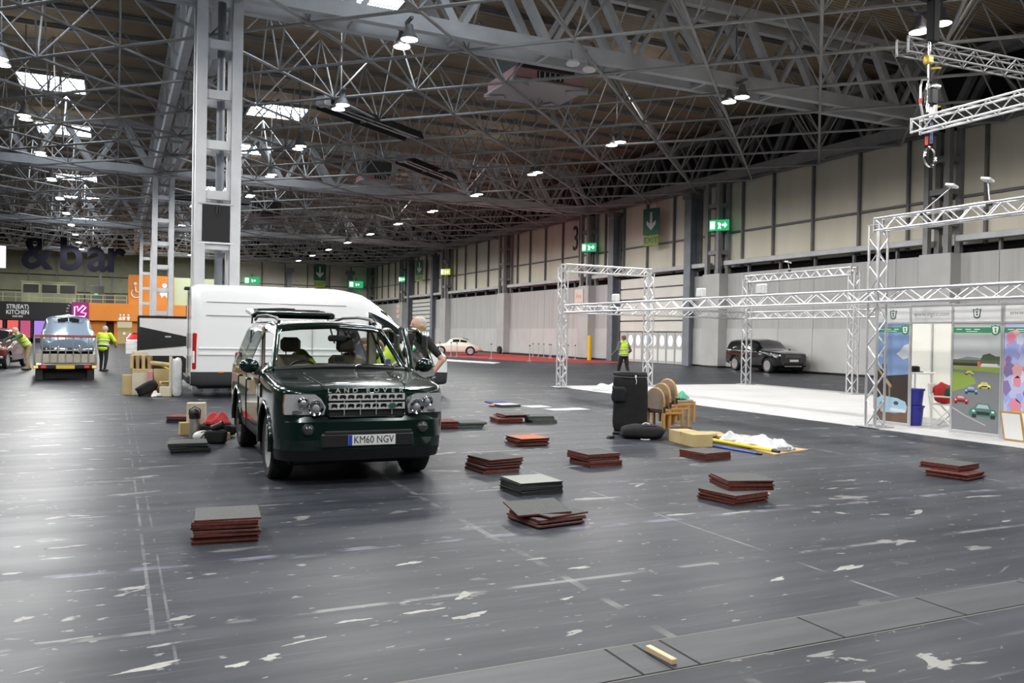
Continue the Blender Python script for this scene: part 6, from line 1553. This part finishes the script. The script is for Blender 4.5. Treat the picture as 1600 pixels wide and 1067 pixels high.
o = soft((0, 0, 0), (.20, .40, .20), .7, .07, 52).build('green_coat', noisy('coat_green', (.015, .07, .035), (.03, .10, .05), 6, .75), None, 70); o.location = (14.84, 11.20, .75); o.rotation_euler = (-.25, 0, -.2); tag(o, 'dark green coat on the chair beside the red coat', 'coat')
def aframe():
    t = thing('picture_board', 'wooden A-frame picture board at the right edge of the booth', 'sign board', (14.0, 9.38, .012), 0); t.scale = (.62, .62, .62)
    WD = noisy('frame_gold', (.45, .26, .06), (.55, .33, .09), 4, .5)
    for s, nm in ((-1, 'front_leaf'), (1, 'rear_leaf')):
        M_ = Euler((0, R(14 * s), 0)).to_matrix()
        f = MB().box((s * .12, 0, .42), (.025, .62, .86), .005, M_).build(nm, WD, t)
        MB().box((s * .12 - .016, 0, .42), (.008, .52, .74), .002, M_).build('white_face', WHITE_M, f)
aframe()
# ---------------------------------------------------------------- red carpet, posts and platform far right
RC = noisy('red_carpet', (.42, .035, .03), (.48, .045, .04), 2, .85)
tag(MB().prism([(22.3, 62.5), (24.3, 50.2), (28.0, 46.6), (31.1, 46.6), (31.1, 69.0), (27.5, 69.0)], 0, .012).build('red_carpet', RC), 'red carpet laid along the right wall', 'carpet')
tag(MB().prism([(17.0, 53.5), (19.9, 44.6), (21.0, 46.2), (19.2, 55.0)], 0, .03).build('white_platform', CARPET_W), 'white carpet strip near the white van bonnet', 'carpet')
def post_proto():
    t = thing('barrier_post', 'slim silver barrier post by the red carpet', 'barrier post', group='barrier posts by the red carpet')
    MB().cyl((0, 0, 0), (0, 0, 1.0), .03, n=8).build('pole', ALU, t, 50); MB().lathe([(.18, 0), (.18, .02), (.06, .04), (0, .04)], 16).build('base', ALU_D, t, 50); MB().ell((0, 0, 1.02), (.05, .05, .05)).build('knob', BLACK, t, 60)
    return t
pp = post_proto(); index_kids(); first = True
for x, y in ((24.25, 48.8), (23.7, 53.7), (22.4, 60.5), (22.9, 58.2), (22.7, 58.9), (22.3, 62.0), (29.4, 55.6), (29.6, 54.6), (29.8, 53.7), (30.0, 53.0), (30.0, 57.0), (30.2, 58.3), (30.3, 59.4), (30.4, 60.6)):
    o = pp if first else copy_tree(pp); first = False; o.location = (x, y, .012)
_p = MB().b2((31.3, 58.0, 0), (31.9, 67.0, .16), .02).build('black_plinth', BLACK); tag(_p, 'long low black plinth at the foot of the right wall', 'plinth')
def tyre():
    t = thing('tyre', 'black tyre leaning on the wall column behind the red carpet', 'tyre', (30.98, 68.4, .34), 0)
    MB().lathe([(.22, -.1), (.33, -.11), (.35, -.06), (.35, .06), (.33, .11), (.22, .1), (.22, -.1)], 24, axis='x').build('tread', RUBBER, t, 35); MB().lathe([(.22, -.04), (.05, -.06), (0, -.06)], 20, axis='x').build('rim', RIM, t, 40)
tyre()

cloth((14.35, 22.9, .012), 1.5, .9, .26, 61, 'plastic_film', noisy('film_white', (.60, .61, .62), (.72, .73, .73), 5, .35), 'crumpled white plastic film on the stand carpet behind the tall bag', 'plastic film', rz=.6)
# ================================================================ PEOPLE
SKIN = mat('skin', (.56, .33, .24), .55); VIS = noisy('hi_vis_yellow', (.50, .72, .02), (.60, .82, .04), 5, .6); TAPE = mat('reflective_tape', (.62, .64, .64), .3); CLOTH_K = noisy('clothes_black', (.010, .010, .012), (.020, .020, .022), 9, .85)
CLOTH_G = noisy('clothes_grey', (.10, .105, .11), (.14, .145, .15), 9, .85); CLOTH_T = noisy('clothes_tan', (.34, .24, .13), (.42, .30, .17), 9, .85); HAIR_G = noisy('hair_grey', (.42, .38, .33), (.55, .5, .45), 30, .8); HAIR_B = noisy('hair_brown', (.10, .06, .035), (.16, .10, .06), 30, .8); SHOE = mat('shoe_dark', (.015, .013, .012), .5); EYE = mat('eye_dark', (.02, .015, .012), .2)
def blobby(name, m, parts, parent, vox=.014, smooth=4):
    """one continuous skin grown over tapered limbs: parts are (p0, r0, p1, r1) or (centre, (rx, ry, rz))"""
    mb = MB()
    for q in parts:
        if len(q) == 2: mb.ell(q[0], q[1], 14, 10)
        else:
            p0, r0, p1, r1 = q; mb.cyl(p0, p1, r0, r1, 12); mb.ell(p0, (r0, r0, r0), 12, 8); mb.ell(p1, (r1, r1, r1), 12, 8)
    me = mb.mesh(name, None); o = bpy.data.objects.new(name, me)
    r_ = o.modifiers.new('r', 'REMESH'); r_.mode = 'VOXEL'; r_.voxel_size = vox
    s_ = o.modifiers.new('s', 'SMOOTH'); s_.iterations = smooth; s_.factor = .5
    me2 = bake(o)
    me2.polygons.foreach_set('use_smooth', [True] * len(me2.polygons)); me2.materials.clear(); me2.materials.append(m); me2.name = name
    return inst(name, me2, parent)
def V(*a): return Vector(a)
def person(label, loc, rz, lean=0.0, arms=None, stride=0.0, shirt=CLOTH_K, legs=CLOTH_K, hair=HAIR_G, vest='vest', twist=0.0, knees=0.0, head_down=0.0, s=1.0):
    """faces -y in its own frame; lean bends the trunk forward at the hips"""
    t = thing('person', label, 'person', loc, rz); t.scale = (s * 1.14, s * 1.12, s)
    hip = V(0, 0, .92); Rl = Euler((lean, 0, 0)).to_matrix()
    def up(x, y, z): return hip + Rl @ V(x, y, z - .92)
    sh = {q: up(q * .185, 0, 1.44) for q in (-1, 1)}
    neck = up(0, 0, 1.48); Rh = Euler((lean * .4 + head_down, 0, 0)).to_matrix()
    def hd(x, y, z): return neck + Rh @ V(x, y, z - 1.48)
    arms = arms or {-1: (V(-.27, -.02, 1.16), V(-.27, -.14, .92)), 1: (V(.27, -.02, 1.16), V(.27, -.14, .92))}
    B = [(up(0, 0, 1.30), (.165, .105, .17)), (up(0, 0, 1.08), (.145, .10, .16)), (up(0, 0, .97), (.165, .115, .12)), (neck - (neck - up(0, 0, 1.38)) * .2, .055, hd(0, -.01, 1.58), .052), (hd(0, -.015, 1.65), (.075, .095, .115)), (hd(0, -.05, 1.60), (.05, .05, .055)), (hd(0, -.11, 1.635), (.014, .022, .02)), (hd(-.077, 0, 1.64), (.012, .022, .03)), (hd(.077, 0, 1.64), (.012, .022, .03)), (sh[-1], .06, sh[1], .06)]
    L_, A_ = [], []
    for q in (-1, 1):
        hx = V(q * .095, 0, .92); kn = V(q * .10, -.03 - q * stride * .18 - knees * .25, .49 + knees * .02); an = V(q * .10, .03 - q * stride * .38, .09)
        L_ += [(hx, .092, kn, .062), (kn, .062, an, .042)]
        B += [(hx, .085, kn, .055), (kn, .056, an, .036), (an, .04, an + V(0, -.13, -.045), .032)]
        el, wr = arms[q]; A_ += [(sh[q], .062, el, .048), (el, .047, wr, .036)]
        d = (wr - el).normalized(); side = d.cross(V(q, 0, 0)).normalized() if abs(d.x) < .9 else V(0, 0, 1); oth = d.cross(side).normalized()
        B += [(sh[q], .05, el, .040), (el, .040, wr, .027), (wr, .027, wr + d * .075, .030)]
        for k, fl in enumerate((.070, .082, .078, .062)):
            b0 = wr + d * .075 + oth * ((k - 1.5) * .018); k1 = b0 + d * fl * .5 + side * .008; B += [(b0, .0095, k1, .009), (k1, .009, k1 + d * fl * .38 + side * .025, .008)]
        th = wr + d * .03 + oth * -.03; B += [(th, .011, th + d * .035 - oth * .025, .010), (th + d * .035 - oth * .025, .010, th + d * .065 - oth * .022, .009)]
    body = blobby('body', SKIN, B, t, .0115, 3)
    blobby('trousers', legs, L_ + [(V(0, .01, .95), (.175, .125, .12))], t)
    tor = [(up(0, 0, 1.30), (.185, .125, .17)), (up(0, 0, 1.10), (.168, .122, .20)), (up(0, 0, .98), (.180, .130, .12)), (sh[-1], .068, sh[1], .068)]
    if vest == 'coat':
        blobby('jacket', VIS, tor + [(up(0, 0, .90), (.185, .14, .14))] + [(a, r0 + .012, b, r1 + .012) for a, r0, b, r1 in A_], t)
    else:
        blobby('shirt', shirt, [(p_, tuple(c - .004 for c in r_)) for p_, r_ in tor[:3]] + [tor[3]] + (A_ if vest != 'tshirt' else [(a, r0, a + (b - a) * .75, r1) for a, r0, b, r1 in A_[::2]]), t)
        blobby('vest', VIS, [(p_, (r_[0] + .014, r_[1] + .016, r_[2] + .01)) for p_, r_ in tor[:3]] + [(sh[-1] * .86 + sh[1] * .14, .076, sh[1] * .86 + sh[-1] * .14, .076)], t)
    for z, rx, ry in ((1.02, .199, .150), (1.20, .192, .146)):
        P = [[up(rx * math.cos(a), ry * math.sin(a), z + dz) for dz in (-.028, .028)] for a in np.linspace(0, 2 * PI, 29)[:-1]]
        o = MB().grid(P, True).build('reflective_band', TAPE, t, 60); md = o.modifiers.new('th', 'SOLIDIFY'); md.thickness = .012
    blobby('hair', hair, [(hd(0, .012, 1.685), (.082, .095, .088)), (hd(0, .045, 1.64), (.076, .062, .075))], t, .012, 2)
    for q in (-1, 1): MB().ell(hd(q * .03, -.103, 1.66), (.010, .006, .007), 8, 6).build('eye', EYE, t, 60)
    MB().ell(hd(0, -.098, 1.588), (.024, .008, .006), 10, 6).build('mouth', mat('lips', (.42, .16, .13), .5), t, 60)
    for q in (-1, 1):
        an = V(q * .10, .03 - q * stride * .38, .0)
        soft(an + V(0, -.065, .045), (.095, .27, .09), .6, .01, 2).build('shoe', SHOE, t, 60)
    return t
A = lambda l, r_: {-1: l, 1: r_}
person('person in yellow jacket and black trousers standing right of the loaded trailer', (-.42, 36.2, 0), R(150), .16, A((V(-.30, -.16, 1.18), V(-.22, -.36, 1.02)), (V(.30, -.12, 1.18), V(.22, -.34, 1.0))), .15, vest='coat')
person('white haired person in yellow vest bending over the maroon car', (-3.05, 37.2, 0), R(-62), .62, A((V(-.26, -.62, 1.16), V(-.22, -.74, .94)), (V(.26, -.60, 1.14), V(.2, -.76, .90))), .2, shirt=noisy('clothes_green', (.03, .08, .06), (.05, .11, .08), 9, .85), legs=CLOTH_T, head_down=.3)
person('grey haired person in yellow vest and black shirt behind the open car door', (4.27, 12.38, 0), R(-80), .05, A((V(-.30, -.10, 1.15), V(-.20, -.36, 1.10)), (V(.30, .14, 1.17), V(.27, -.02, .93))), .0, vest='tshirt', s=1.1)
person('second person in yellow vest stooping beside the open rear car door', (4.30, 13.75, 0), R(-95), .75, A((V(-.22, -.72, 1.05), V(-.16, -.86, .86)), (V(.22, -.72, 1.05), V(.16, -.86, .86))), .0, hair=HAIR_B, head_down=.2)
person('person in yellow vest with grey sleeves walking away near the roller door', (18.3, 28.4, 0), R(190), .06, A((V(-.30, .02, 1.15), V(-.28, -.18, .98)), (V(.31, -.02, 1.16), V(.30, -.22, 1.02))), .55, shirt=CLOTH_G, hair=HAIR_B)
bpy.data.scenes.remove(WORK)
